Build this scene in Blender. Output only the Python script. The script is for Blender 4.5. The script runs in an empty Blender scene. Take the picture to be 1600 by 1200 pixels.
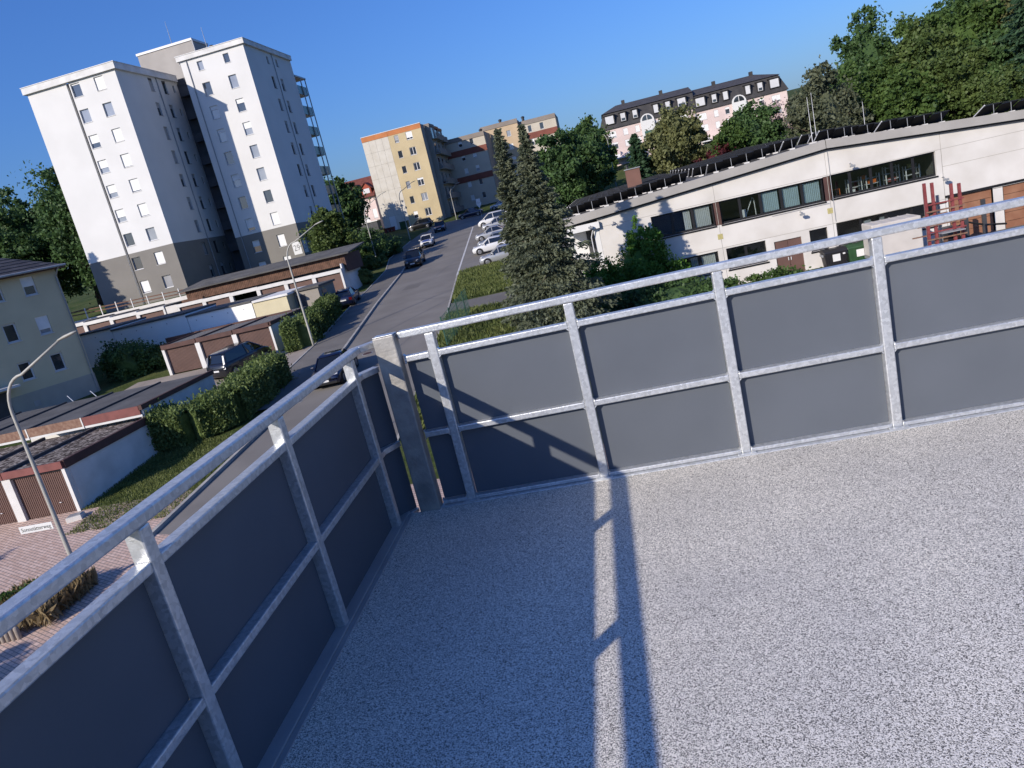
import bpy, math, random
import numpy as np
from mathutils import Vector, Matrix
rnd = random.Random(7)
NP = np.random.default_rng(11)
R_ = math.radians
scene = bpy.context.scene
COL = scene.collection

# ------------------------------------------------------------------ camera
def cam_axes(roll, pitch, yaw):
    cp, sp = math.cos(pitch), math.sin(pitch)
    fwd = Vector((0, cp, -sp)); up = Vector((0, sp, cp)); r = Vector((1, 0, 0))
    c, s = math.cos(roll), math.sin(roll)
    rt = c*r - s*up; u = c*up + s*r
    m = Matrix.Rotation(-yaw, 3, 'Z')
    return m @ rt, m @ u, m @ fwd
cam_d = bpy.data.cameras.new('camera'); cam = bpy.data.objects.new('camera', cam_d); COL.objects.link(cam)
_r, _u, _f = cam_axes(R_(13.53), R_(13.49), R_(-10.2))
cam.matrix_world = Matrix(((_r.x, _u.x, -_f.x, 0), (_r.y, _u.y, -_f.y, 0), (_r.z, _u.z, -_f.z, 9.0), (0, 0, 0, 1)))
cam_d.sensor_width = 36; cam_d.sensor_fit = 'HORIZONTAL'; cam_d.lens = 1165/1600*36
cam_d.clip_start = 0.05; cam_d.clip_end = 4000
scene.camera = cam
# ------------------------------------------------------------------ sky, sun, exposure
SUN_AZ, SUN_EL = 215.0, 24.8          # clockwise from +Y, seen from above
w = bpy.data.worlds.new('World'); scene.world = w; w.use_nodes = True
nt = w.node_tree; bg = nt.nodes['Background']
sky = nt.nodes.new('ShaderNodeTexSky'); sky.sky_type = 'NISHITA'; sky.sun_disc = False
sky.sun_elevation = R_(SUN_EL); sky.sun_rotation = R_(SUN_AZ); sky.altitude = 0
sky.air_density = 1.5; sky.dust_density = 1.1; sky.ozone_density = 10.0
hs = nt.nodes.new('ShaderNodeMixRGB'); hs.blend_type = 'MULTIPLY'; hs.inputs[0].default_value = 1.0; hs.inputs[2].default_value = (.53, .62, .90, 1)   # white balance
nt.links.new(sky.outputs[0], hs.inputs[1]); nt.links.new(hs.outputs[0], bg.inputs[0]); bg.inputs[1].default_value = 0.090
sl = bpy.data.lights.new('sun', 'SUN'); so = bpy.data.objects.new('sun', sl); COL.objects.link(so)
sl.energy = 2.68; sl.angle = R_(0.53); sl.color = (1.0, 0.905, 0.79)
a_ = R_(SUN_AZ-180); e_ = R_(SUN_EL)
so.rotation_euler = Vector((math.sin(a_)*math.cos(e_), math.cos(a_)*math.cos(e_), -math.sin(e_))).to_track_quat('-Z', 'Y').to_euler()
so.location = (-30, -40, 60)
vs = scene.view_settings; vs.view_transform = 'Standard'; vs.look = 'None'; vs.exposure = 1.0; vs.gamma = 1.0; vs.use_curve_mapping = False

# ------------------------------------------------------------------ materials
MAT = {}
ALB = .76
def mat(name, col, rough=.7, metal=0., var=.1, vs=2., col2=None, bump=0., bs=30., spec=.4, kind='noise', trans=0., detail=4., pos=(.35, .65)):
    col = tuple(c*ALB for c in col); col2 = tuple(c*ALB for c in col2) if col2 else None
    m = bpy.data.materials.new(name); m.use_nodes = True; t = m.node_tree; N = t.nodes; L = t.links
    b = N['Principled BSDF']; b.inputs['Roughness'].default_value = rough; b.inputs['Metallic'].default_value = metal
    b.inputs['Specular IOR Level'].default_value = spec
    tc = N.new('ShaderNodeTexCoord')
    if kind == 'noise':
        tx = N.new('ShaderNodeTexNoise'); tx.inputs['Scale'].default_value = vs; tx.inputs['Detail'].default_value = detail; out = tx.outputs[0]
    else:
        tx = N.new('ShaderNodeTexVoronoi'); tx.inputs['Scale'].default_value = vs; sp = N.new('ShaderNodeSeparateColor'); L.new(tx.outputs['Color'], sp.inputs[0]); out = sp.outputs[0]
    L.new(tc.outputs['Object'], tx.inputs['Vector'])
    rp = N.new('ShaderNodeValToRGB')
    c2 = col2 or tuple(min(1, c*(1+var)) for c in col); c1 = col if col2 else tuple(c*(1-var) for c in col)
    rp.color_ramp.elements[0].color = (*c1, 1); rp.color_ramp.elements[1].color = (*c2, 1)
    rp.color_ramp.elements[0].position, rp.color_ramp.elements[1].position = pos
    L.new(out, rp.inputs[0]); L.new(rp.outputs[0], b.inputs['Base Color'])
    if bump:
        n2 = N.new('ShaderNodeTexNoise'); n2.inputs['Scale'].default_value = bs; n2.inputs['Detail'].default_value = 5
        L.new(tc.outputs['Object'], n2.inputs['Vector']); bp = N.new('ShaderNodeBump'); bp.inputs['Strength'].default_value = bump; bp.inputs['Distance'].default_value = .02
        L.new(n2.outputs[0], bp.inputs['Height']); L.new(bp.outputs[0], b.inputs['Normal'])
    MAT[name] = m
    return m
def leafmat(name, c1, c2, vs=.7):
    m = bpy.data.materials.new(name); m.use_nodes = True; t = m.node_tree; N = t.nodes; L = t.links
    N.remove(N['Principled BSDF']); o = N['Material Output']
    tc = N.new('ShaderNodeTexCoord'); n1 = N.new('ShaderNodeTexNoise'); n1.inputs['Scale'].default_value = vs; n1.inputs['Detail'].default_value = 6; n1.inputs['Roughness'].default_value = .75
    L.new(tc.outputs['Object'], n1.inputs['Vector'])
    rp = N.new('ShaderNodeValToRGB'); rp.color_ramp.elements[0].color = (*c1, 1); rp.color_ramp.elements[1].color = (*c2, 1)
    rp.color_ramp.elements[0].position, rp.color_ramp.elements[1].position = .34, .66
    L.new(n1.outputs[0], rp.inputs[0])
    d = N.new('ShaderNodeBsdfPrincipled'); d.inputs['Roughness'].default_value = .55; d.inputs['Specular IOR Level'].default_value = .25
    tr = N.new('ShaderNodeBsdfTranslucent'); mx = N.new('ShaderNodeMixShader'); mx.inputs[0].default_value = .34
    L.new(rp.outputs[0], d.inputs['Base Color']); L.new(rp.outputs[0], tr.inputs['Color'])
    L.new(d.outputs[0], mx.inputs[1]); L.new(tr.outputs[0], mx.inputs[2]); L.new(mx.outputs[0], o.inputs[0])
    MAT[name] = m
    return m
def M(n): return MAT[n]
mat('galv', (.61, .63, .64), .36, .55, vs=66, col2=(.84, .86, .87), kind='voronoi', bump=.12, bs=160, pos=(.0, 1.0))
mat('flash_grey', (.40, .40, .40), .6, .1, vs=3, col2=(.50, .50, .49), bump=.1)
mat('galv_old', (.33, .32, .30), .55, .35, vs=9, col2=(.52, .50, .46), bump=.15, bs=60)
mat('panel', (.130, .145, .168), .6, 0., vs=2.2, col2=(.142, .158, .183), spec=.05, detail=8)
mat('white_wall', (.83, .825, .80), .85, vs=.35, var=.03, bump=.05, bs=40)
mat('white_bright', (1.05, 1.04, 1.01), .85, vs=.5, col2=(1.15, 1.14, 1.10), bump=.06, bs=30)
mat('white_dirty', (.74, .73, .70), .85, vs=.9, col2=(.92, .91, .88), bump=.1, bs=20)
mat('white_paint', (.76, .75, .72), .55, vs=1.5, var=.06)
mat('grey_wall', (.255, .24, .215), .9, vs=.5, var=.05, bump=.05)
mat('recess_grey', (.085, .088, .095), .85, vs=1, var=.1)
mat('stair_grey', (.46, .43, .395), .9, vs=.6, var=.06)
mat('white_metal', (.74, .74, .74), .4, vs=1., var=.04)
mat('grey_metal', (.42, .43, .44), .45, .3, vs=2., var=.1)
mat('dark_metal', (.045, .046, .05), .45, .2, vs=3., var=.2)
mat('anthracite', (.06, .062, .068), .5, vs=2, var=.15)
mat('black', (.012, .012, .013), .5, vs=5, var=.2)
mat('shutter', (.95, .95, .93), .6, vs=3, var=.04)
mat('shutter_grey', (.42, .43, .44), .6, vs=3, var=.06)
mat('green_glass', (.06, .14, .105), .25, vs=2, var=.12, spec=.6)
mat('yellow_wall', (.62, .505, .30), .85, vs=.4, var=.07, bump=.05)
mat('cream_panel', (.66, .615, .52), .85, vs=.8, col2=(.74, .70, .61), bump=.05)
mat('joint', (.46, .43, .37), .9, vs=2, var=.1)
mat('orange_band', (.60, .225, .08), .8, vs=.8, var=.09)
mat('brown_band', (.25, .085, .06), .85, vs=.8, var=.1)
mat('peach', (.62, .47, .305), .85, vs=.5, var=.06)
mat('cream', (.63, .565, .455), .85, vs=.5, var=.06)
mat('sand_wall', (.37, .335, .285), .85, vs=.5, var=.06)
mat('taupe', (.30, .255, .215), .85, vs=.8, var=.06)
mat('pink', (.80, .645, .60), .85, vs=.5, var=.06)
mat('slate', (.040, .038, .039), .65, vs=1.3, col2=(.062, .058, .057), bump=.3, bs=9)
mat('slate_top', (.066, .060, .057), .75, vs=1.3, col2=(.094, .086, .080), bump=.3, bs=9)
mat('red_tile', (.15, .045, .032), .8, vs=1.5, col2=(.21, .065, .045), bump=.3, bs=9)
mat('dormer_red', (.38, .085, .05), .8, vs=1, var=.1)
mat('house_yellow', (.70, .625, .42), .85, vs=.5, var=.06, bump=.05)
mat('plinth', (.46, .44, .38), .9, vs=1, var=.06)
mat('roof_tile', (.058, .054, .056), .6, vs=2.4, col2=(.10, .094, .096), bump=.2, bs=12)
mat('concrete', (.69, .655, .60), .88, vs=.55, col2=(.80, .77, .72), bump=.12, bs=26, detail=8)
mat('concrete2', (.69, .66, .61), .88, vs=.9, col2=(.80, .775, .73), bump=.1, bs=26, detail=8)
mat('fascia', (.42, .40, .37), .7, vs=.9, var=.07)
mat('bitumen', (.10, .097, .092), .9, vs=.7, col2=(.155, .15, .142), bump=.25, bs=25)
mat('moss_roof', (.045, .028, .018), .95, vs=7.5, col2=(.50, .43, .36), bump=.8, bs=14, kind='voronoi', pos=(.35, 1.0))
mat('gravel_roof', (.13, .125, .115), .95, vs=9, col2=(.27, .26, .24), bump=.6, bs=30, detail=8)
mat('brown_door', (.15, .082, .065), .6, vs=1.2, var=.1)
mat('brown_trim', (.10, .048, .040), .7, vs=2, var=.15)
mat('red_trim', (.22, .075, .065), .75, vs=2, var=.15)
mat('wood_orange', (.29, .13, .072), .6, vs=1.5, col2=(.37, .185, .105), bump=.1)
mat('wood_brown', (.115, .06, .037), .8, vs=2.5, col2=(.20, .105, .068), bump=.2)
mat('asphalt', (.205, .188, .165), .9, vs=.35, col2=(.258, .238, .210), bump=.2, bs=70, detail=10)
mat('asphalt2', (.165, .152, .135), .9, vs=.5, col2=(.21, .195, .174), bump=.2, bs=70, detail=10)
mat('concrete_slab', (.33, .285, .245), .9, vs=.6, col2=(.42, .365, .31), bump=.15, bs=40)
mat('kerb', (.44, .42, .38), .9, vs=2, var=.15, bump=.1)
mat('line_paint', (.66, .65, .62), .8, vs=6, var=.15)
mat('iron', (.11, .06, .05), .7, .3, vs=8, var=.3)
mat('bark', (.085, .062, .045), .95, vs=4, var=.3, bump=.5, bs=12)
mat('soil', (.17, .12, .085), .95, vs=3, var=.25, bump=.4)
mat('lamp_paint', (.46, .45, .40), .5, vs=3, var=.06)
mat('solar', (.008, .010, .020), .12, vs=3, var=.2, spec=.6)
mat('solar_back', (.018, .022, .032), .4, vs=3, var=.2)
mat('tyre', (.014, .014, .014), .85, vs=9, var=.2)
mat('rim', (.38, .38, .39), .35, .7, vs=5, var=.1)
mat('car_glass', (.010, .012, .014), .04, vs=1, var=.05, spec=.8)
mat('head', (.70, .72, .74), .1, vs=5, var=.1, spec=.8)
mat('tail', (.11, .008, .008), .2, vs=5, var=.1)
mat('plate', (.78, .78, .76), .5, vs=5, var=.03)
for nm, c in dict(paint_black=(.010, .010, .012), paint_blue=(.010, .016, .050), paint_white=(.78, .78, .77), paint_silver=(.44, .45, .46), paint_grey=(.26, .28, .30), paint_mid=(.018, .019, .024)).items():
    mm = mat(nm, c, .28, .0 if 'white' in nm else .25, vs=1, var=.02, spec=.6)
    mm.node_tree.nodes['Principled BSDF'].inputs['Coat Weight'].default_value = .7
    mm.node_tree.nodes['Principled BSDF'].inputs['Coat Roughness'].default_value = .06
mat('stripe_blue', (.02, .07, .34), .3, vs=1, var=.02)
mat('red_steel', (.22, .042, .045), .6, vs=6, col2=(.30, .072, .07), bump=.1)
mat('rust_steel', (.20, .10, .065), .7, vs=6, col2=(.31, .19, .13))
mat('bin_green', (.030, .085, .032), .45, vs=2, var=.1)
mat('bin_dark', (.018, .017, .020), .45, vs=2, var=.1)
mat('bin_red', (.17, .03, .028), .5, vs=2, var=.1)
mat('tarp', (.64, .60, .555), .6, vs=1.4, var=.05, bump=.3, bs=3)
mat('blind', (.50, .62, .64), .8, vs=2, var=.05)
mat('curtain', (.70, .70, .68), .8, vs=2, var=.05)
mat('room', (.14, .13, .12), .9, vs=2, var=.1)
mat('orange_box', (.62, .14, .02), .5, vs=2, var=.1)
mat('fence_green', (.016, .082, .055), .5, vs=3, var=.15)
mat('chimney_clad', (.21, .105, .078), .7, vs=1.5, var=.08)
mat('sign_white', (.80, .80, .78), .5, vs=3, var=.02)
mat('text_dark', (.03, .035, .03), .6, vs=3, var=.1)
mat('text_grey', (.20, .20, .20), .6, vs=3, var=.1)
mat('stone_pal', (.30, .255, .215), .9, vs=4, col2=(.42, .36, .305), bump=.3)
mat('yellow_stain', (.52, .46, .20), .9, vs=9, var=.15)
leafmat('leaf_dark', (0.036, 0.073, 0.029), (0.103, 0.179, 0.055), .5)
leafmat('leaf_mid', (0.035, 0.073, 0.018), (0.114, 0.180, 0.045), .5)
leafmat('leaf_lite', (0.041, 0.073, 0.019), (0.128, 0.176, 0.051), .5)
leafmat('leaf_olive', (0.082, 0.098, 0.039), (0.241, 0.248, 0.102), .5)
leafmat('leaf_grey', (.066, .082, .046), (.165, .180, .105), .6)
leafmat('leaf_hedge', (.062, .104, .030), (.215, .275, .092), 1.4)
leafmat('leaf_spruce', (.060, .080, .048), (.195, .215, .135), 1.6)
leafmat('leaf_conif', (0.024, 0.060, 0.032), (0.070, 0.127, 0.060), .7)
leafmat('leaf_red', (0.050, 0.010, 0.013), (0.115, 0.026, 0.028), .9)
leafmat('leaf_ivy', (0.036, 0.097, 0.018), (0.132, 0.265, 0.044), 1.2)
leafmat('grass_blade', (.070, .100, .026), (.200, .225, .070), .8)
leafmat('dry_grass', (0.150, 0.105, 0.050), (0.340, 0.260, 0.140), 1.2)
leafmat('blossom', (0.400, 0.300, 0.280), (0.620, 0.500, 0.470), 1.2)

def grass_material():
    m = bpy.data.materials.new('grass'); m.use_nodes = True; t = m.node_tree; N = t.nodes; L = t.links; b = N['Principled BSDF']; b.inputs['Roughness'].default_value = .95; b.inputs['Specular IOR Level'].default_value = .1
    tc = N.new('ShaderNodeTexCoord'); n1 = N.new('ShaderNodeTexNoise'); n1.inputs['Scale'].default_value = .28; n1.inputs['Detail'].default_value = 8; n1.inputs['Roughness'].default_value = .7
    n2 = N.new('ShaderNodeTexNoise'); n2.inputs['Scale'].default_value = 9; n2.inputs['Detail'].default_value = 6
    L.new(tc.outputs['Object'], n1.inputs['Vector']); L.new(tc.outputs['Object'], n2.inputs['Vector'])
    r1 = N.new('ShaderNodeValToRGB'); r1.color_ramp.elements[0].color = (.034, .062, .013, 1); r1.color_ramp.elements[1].color = (.105, .118, .045, 1)
    r1.color_ramp.elements[0].position = .36; r1.color_ramp.elements[1].position = .66
    L.new(n1.outputs[0], r1.inputs[0])
    mx = N.new('ShaderNodeMixRGB'); mx.blend_type = 'MULTIPLY'; mx.inputs[0].default_value = .7
    r2 = N.new('ShaderNodeValToRGB'); r2.color_ramp.elements[0].color = (.45, .45, .4, 1); r2.color_ramp.elements[1].color = (1.25, 1.25, 1.1, 1); r2.color_ramp.elements[0].position = .3; r2.color_ramp.elements[1].position = .7
    L.new(n2.outputs[0], r2.inputs[0]); L.new(r1.outputs[0], mx.inputs[1]); L.new(r2.outputs[0], mx.inputs[2]); L.new(mx.outputs[0], b.inputs['Base Color'])
    bp = N.new('ShaderNodeBump'); bp.inputs['Strength'].default_value = .8; bp.inputs['Distance'].default_value = .08
    L.new(n2.outputs[0], bp.inputs['Height']); L.new(bp.outputs[0], b.inputs['Normal']); MAT['grass'] = m
grass_material()
def granulate_material():
    m = bpy.data.materials.new('granulate'); m.use_nodes = True; t = m.node_tree; N = t.nodes; L = t.links; b = N['Principled BSDF']; b.inputs['Roughness'].default_value = .55; b.inputs['Specular IOR Level'].default_value = .4
    tc = N.new('ShaderNodeTexCoord'); v = N.new('ShaderNodeTexVoronoi'); v.inputs['Scale'].default_value = 310; v.inputs['Randomness'].default_value = 1
    L.new(tc.outputs['Object'], v.inputs['Vector']); s = N.new('ShaderNodeSeparateColor'); L.new(v.outputs['Color'], s.inputs[0])
    r = N.new('ShaderNodeValToRGB'); cr = r.color_ramp; cr.interpolation = 'CONSTANT'
    pal = [(0, (.11, .104, .092)), (.14, (.29, .274, .242)), (.29, (.52, .493, .432)), (.46, (.74, .70, .615)), (.66, (.90, .85, .75)), (.84, (.98, .93, .83))]
    cr.elements[0].position = 0; cr.elements[0].color = (*pal[0][1], 1); cr.elements[1].position = pal[1][0]; cr.elements[1].color = (*pal[1][1], 1)
    for p, c in pal[2:]:
        e = cr.elements.new(p); e.color = (*c, 1)
    L.new(s.outputs[0], r.inputs[0])
    n = N.new('ShaderNodeTexNoise'); n.inputs['Scale'].default_value = 1.6; n.inputs['Detail'].default_value = 6; L.new(tc.outputs['Object'], n.inputs['Vector'])
    r2 = N.new('ShaderNodeValToRGB'); r2.color_ramp.elements[0].color = (.84, .84, .85, 1); r2.color_ramp.elements[1].color = (1.0, .99, .97, 1); r2.color_ramp.elements[0].position = .3; r2.color_ramp.elements[1].position = .7
    L.new(n.outputs[0], r2.inputs[0]); mx = N.new('ShaderNodeMixRGB'); mx.blend_type = 'MULTIPLY'; mx.inputs[0].default_value = 1
    L.new(r.outputs[0], mx.inputs[1]); L.new(r2.outputs[0], mx.inputs[2]); L.new(mx.outputs[0], b.inputs['Base Color'])
    bp = N.new('ShaderNodeBump'); bp.inputs['Strength'].default_value = .5; bp.inputs['Distance'].default_value = .002; bp.invert = True
    L.new(v.outputs['Distance'], bp.inputs['Height']); L.new(bp.outputs[0], b.inputs['Normal']); MAT['granulate'] = m
granulate_material()
def paver_material():
    m = bpy.data.materials.new('paver'); m.use_nodes = True; t = m.node_tree; N = t.nodes; L = t.links; b = N['Principled BSDF']; b.inputs['Roughness'].default_value = .9
    tc = N.new('ShaderNodeTexCoord'); mp = N.new('ShaderNodeMapping'); mp.inputs['Rotation'].default_value = (0, 0, R_(28)); L.new(tc.outputs['Object'], mp.inputs[0])
    br = N.new('ShaderNodeTexBrick'); br.inputs['Scale'].default_value = 1; br.inputs['Brick Width'].default_value = .24; br.inputs['Row Height'].default_value = .13; br.inputs['Mortar Size'].default_value = .014
    br.inputs['Color1'].default_value = (.52, .36, .285, 1); br.inputs['Color2'].default_value = (.66, .49, .41, 1); br.inputs['Mortar'].default_value = (.24, .20, .18, 1)
    L.new(mp.outputs[0], br.inputs['Vector'])
    n = N.new('ShaderNodeTexNoise'); n.inputs['Scale'].default_value = .8; n.inputs['Detail'].default_value = 7; L.new(tc.outputs['Object'], n.inputs['Vector'])
    r2 = N.new('ShaderNodeValToRGB'); r2.color_ramp.elements[0].color = (.82, .8, .78, 1); r2.color_ramp.elements[1].color = (1.08, 1.05, 1.0, 1); L.new(n.outputs[0], r2.inputs[0])
    mx = N.new('ShaderNodeMixRGB'); mx.blend_type = 'MULTIPLY'; mx.inputs[0].default_value = 1; L.new(br.outputs[0], mx.inputs[1]); L.new(r2.outputs[0], mx.inputs[2]); L.new(mx.outputs[0], b.inputs['Base Color'])
    bp = N.new('ShaderNodeBump'); bp.inputs['Strength'].default_value = .6; bp.inputs['Distance'].default_value = .01; bp.invert = True
    L.new(br.outputs['Fac'], bp.inputs['Height']); L.new(bp.outputs[0], b.inputs['Normal']); MAT['paver'] = m
paver_material()
def glass_material(name, tint, clear):
    m = bpy.data.materials.new(name); m.use_nodes = True; t = m.node_tree; N = t.nodes; L = t.links; b = N['Principled BSDF']
    tc = N.new('ShaderNodeTexCoord'); n = N.new('ShaderNodeTexNoise'); n.inputs['Scale'].default_value = .7; L.new(tc.outputs['Object'], n.inputs['Vector'])
    r = N.new('ShaderNodeValToRGB'); r.color_ramp.elements[0].color = (*[c*.6 for c in tint], 1); r.color_ramp.elements[1].color = (*[c*1.4 for c in tint], 1); L.new(n.outputs[0], r.inputs[0]); L.new(r.outputs[0], b.inputs['Base Color'])
    b.inputs['Roughness'].default_value = .03; b.inputs['Specular IOR Level'].default_value = .9; b.inputs['IOR'].default_value = 1.6
    if clear:
        tr = N.new('ShaderNodeBsdfTransparent'); tr.inputs[0].default_value = (.86, .90, .90, 1); mx = N.new('ShaderNodeMixShader')
        lw0 = N.new('ShaderNodeLayerWeight'); lw1 = N.new('ShaderNodeMath'); lw1.operation = 'POWER'; lw1.inputs[1].default_value = 4.; L.new(lw0.outputs['Facing'], lw1.inputs[0]); lw = N.new('ShaderNodeMath'); lw.operation = 'MULTIPLY_ADD'; lw.inputs[1].default_value = .8; lw.inputs[2].default_value = .07; L.new(lw1.outputs[0], lw.inputs[0]); gl = N.new('ShaderNodeBsdfGlossy'); gl.inputs['Roughness'].default_value = .02
        L.new(lw.outputs[0], mx.inputs[0]); L.new(tr.outputs[0], mx.inputs[1]); L.new(gl.outputs[0], mx.inputs[2]); L.new(mx.outputs[0], N['Material Output'].inputs[0])
    MAT[name] = m
glass_material('glass', (.030, .036, .044), False)
glass_material('glass_curtain', (.24, .255, .28), False)
glass_material('glass_clear', (.02, .02, .02), True)

# ------------------------------------------------------------------ builders
OFF = {}
def root_off(o):
    while o is not None and o.parent is not None: o = o.parent
    return OFF.get(o.name, (0, 0, 0)) if o is not None else (0, 0, 0)
def tag(o, label, cat=None, group=None, kind=None):
    if label: o['label'] = label
    if cat: o['category'] = cat
    if group: o['group'] = group
    if kind: o['kind'] = kind
    return o
def thing(name, label, cat, loc=(0, 0, 0), rz=0., group=None, local=False):
    o = bpy.data.objects.new(name, None); COL.objects.link(o); o.empty_display_size = .3
    o.location = loc; o.rotation_euler = (0, 0, rz)
    OFF[o.name] = (0, 0, 0) if local else tuple(loc)
    return tag(o, label, cat, group)
def link(name, me, material, parent=None):
    o = bpy.data.objects.new(name, me); COL.objects.link(o)
    if material is not None and not me.materials: me.materials.append(M(material) if isinstance(material, str) else material)
    if parent is not None: o.parent = parent
    return o
class MB:
    def __init__(s): s.v = []; s.f = []
    def add(s, vs, fs):
        n = len(s.v); s.v += [tuple(p) for p in vs]; s.f += [tuple(i+n for i in f) for f in fs]; return s
    def hexa(s, p): return s.add(p, [(0, 3, 2, 1), (4, 5, 6, 7), (0, 1, 5, 4), (1, 2, 6, 5), (2, 3, 7, 6), (3, 0, 4, 7)])
    def box(s, x0, x1, y0, y1, z0, z1):
        return s.hexa([(x0, y0, z0), (x1, y0, z0), (x1, y1, z0), (x0, y1, z0), (x0, y0, z1), (x1, y0, z1), (x1, y1, z1), (x0, y1, z1)])
    def quad(s, a, b, c, d): return s.add([a, b, c, d], [(0, 1, 2, 3)])
    def prism(s, poly, axis, a, b):
        n = len(poly)
        def mk(p, t): return (t, p[0], p[1]) if axis == 'x' else ((p[0], t, p[1]) if axis == 'y' else (p[0], p[1], t))
        return s.add([mk(p, a) for p in poly]+[mk(p, b) for p in poly], [tuple(range(n))[::-1], tuple(range(n, 2*n))]+[(i, (i+1) % n, n+(i+1) % n, n+i) for i in range(n)])
    def tube(s, pts, r, n=8, flat=1.):
        pts = [Vector(p) for p in pts]; rs = r if isinstance(r, (list, tuple)) else [r]*len(pts); base = len(s.v); up = Vector((0, 0, 1))
        d0 = (pts[1]-pts[0]).normalized()
        if abs(d0.z) > .95: up = Vector((0, 1, 0))
        for i, p in enumerate(pts):
            d = (pts[min(i+1, len(pts)-1)]-pts[max(i-1, 0)]).normalized(); a = d.cross(up)
            if a.length < 1e-4: a = d.cross(Vector((1, 0, 0)))
            a.normalize(); b = a.cross(d).normalized()
            for k in range(n):
                t = 2*math.pi*k/n+math.pi/n; q = p+a*(math.cos(t)*rs[i])+b*(math.sin(t)*rs[i]*flat); s.v.append(tuple(q))
        for i in range(len(pts)-1):
            for k in range(n):
                s.f.append((base+i*n+k, base+i*n+(k+1) % n, base+(i+1)*n+(k+1) % n, base+(i+1)*n+k))
        s.f.append(tuple(base+k for k in range(n))[::-1]); s.f.append(tuple(base+(len(pts)-1)*n+k for k in range(n))); return s
    def lathe(s, prof, c=(0, 0, 0), n=12):
        base = len(s.v)
        for r, z in prof:
            for k in range(n):
                t = 2*math.pi*k/n; s.v.append((c[0]+r*math.cos(t), c[1]+r*math.sin(t), c[2]+z))
        for i in range(len(prof)-1):
            for k in range(n): s.f.append((base+i*n+k, base+i*n+(k+1) % n, base+(i+1)*n+(k+1) % n, base+(i+1)*n+k))
        s.f.append(tuple(base+k for k in range(n))[::-1]); s.f.append(tuple(base+(len(prof)-1)*n+k for k in range(n))); return s
    def build(s, name, material, parent=None, smooth=False, bevel=0., cap=2):
        off = root_off(parent) if parent is not None else (0, 0, 0)
        me = bpy.data.meshes.new(name); me.from_pydata([(p[0]-off[0], p[1]-off[1], p[2]-off[2]) for p in s.v], [], s.f); me.update()
        if smooth: me.polygons.foreach_set('use_smooth', [True]*len(me.polygons))
        o = link(name, me, material, parent)
        if bevel:
            b = o.modifiers.new('bevel', 'BEVEL'); b.width = bevel; b.segments = cap; b.limit_method = 'ANGLE'; b.angle_limit = R_(40)
        return o
class Fr:
    """a wall plane: origin, horizontal direction u, outward normal n"""
    def __init__(s, O, u, n): s.O = Vector(O); s.u = Vector(u); s.n = Vector(n)
    def p(s, a, b, c): return s.O+s.u*a+s.n*b+Vector((0, 0, c))
    def box(s, mb, a0, a1, b0, b1, c0, c1):
        q = [s.p(a0, b0, c0), s.p(a1, b0, c0), s.p(a1, b1, c0), s.p(a0, b1, c0), s.p(a0, b0, c1), s.p(a1, b0, c1), s.p(a1, b1, c1), s.p(a0, b1, c1)]
        return mb.hexa(q)
    def wall(s, mb, a0, a1, c0, c1, holes, depth=.25):
        A = sorted({a0, a1}|{h[0] for h in holes}|{h[1] for h in holes}); Cc = sorted({c0, c1}|{h[2] for h in holes}|{h[3] for h in holes})
        A = [a for a in A if a0-1e-6 <= a <= a1+1e-6]; Cc = [c for c in Cc if c0-1e-6 <= c <= c1+1e-6]
        for i in range(len(A)-1):
            for j in range(len(Cc)-1):
                am = (A[i]+A[i+1])/2; cm = (Cc[j]+Cc[j+1])/2
                if any(h[0] < am < h[1] and h[2] < cm < h[3] for h in holes): continue
                mb.quad(s.p(A[i], 0, Cc[j]), s.p(A[i+1], 0, Cc[j]), s.p(A[i+1], 0, Cc[j+1]), s.p(A[i], 0, Cc[j+1]))
        for h in holes:
            x0, x1, y0, y1 = h[:4]
            if x1 <= a0 or x0 >= a1 or y1 <= c0 or y0 >= c1: continue
            for (p, q) in (((x0, y0), (x1, y0)), ((x1, y0), (x1, y1)), ((x1, y1), (x0, y1)), ((x0, y1), (x0, y0))):
                mb.quad(s.p(p[0], 0, p[1]), s.p(p[0], -depth, p[1]), s.p(q[0], -depth, q[1]), s.p(q[0], 0, q[1]))
        return mb
def window(root, fr, h, rec=.16, ft=.06, cols=1, shut=0., sm='shutter', fm='white_metal', glass='glass', sill=True, boxh=0.):
    a0, a1, c0, c1 = h
    m = MB(); b0, b1 = -rec-.06, -rec
    fr.box(m, a0, a0+ft, b0, b1, c0, c1); fr.box(m, a1-ft, a1, b0, b1, c0, c1); fr.box(m, a0+ft, a1-ft, b0, b1, c0, c0+ft); fr.box(m, a0+ft, a1-ft, b0, b1, c1-ft, c1)
    for k in range(1, cols):
        x = a0+(a1-a0)*k/cols; fr.box(m, x-ft*.6, x+ft*.6, b0, b1, c0+ft, c1-ft)
    w_ = m.build('window', fm, root)
    m = MB(); fr.box(m, a0+ft, a1-ft, -rec-.04, -rec-.025, c0+ft, c1-ft); m.build('pane', 'glass_curtain' if glass == 'glass' and rnd.random() < .38 else glass, w_)
    if shut > 0:
        m = MB(); zb = c1-(c1-c0)*shut; n = max(2, int((c1-zb)/.12)); st = (c1-zb)/n
        for i in range(n): fr.box(m, a0+.01, a1-.01, b1+.005, b1+.035, zb+st*i+.008, zb+st*(i+1))
        fr.box(m, a0+.02, a1-.02, b1+.004, b1+.022, zb, c1-.01); m.build('roller_shutter', sm, w_)
    if sill:
        m = MB(); fr.box(m, a0-.04, a1+.04, -rec+.001, .05, c0-.045, c0-.002); m.build('sill', fm, w_)
    return w_
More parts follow.
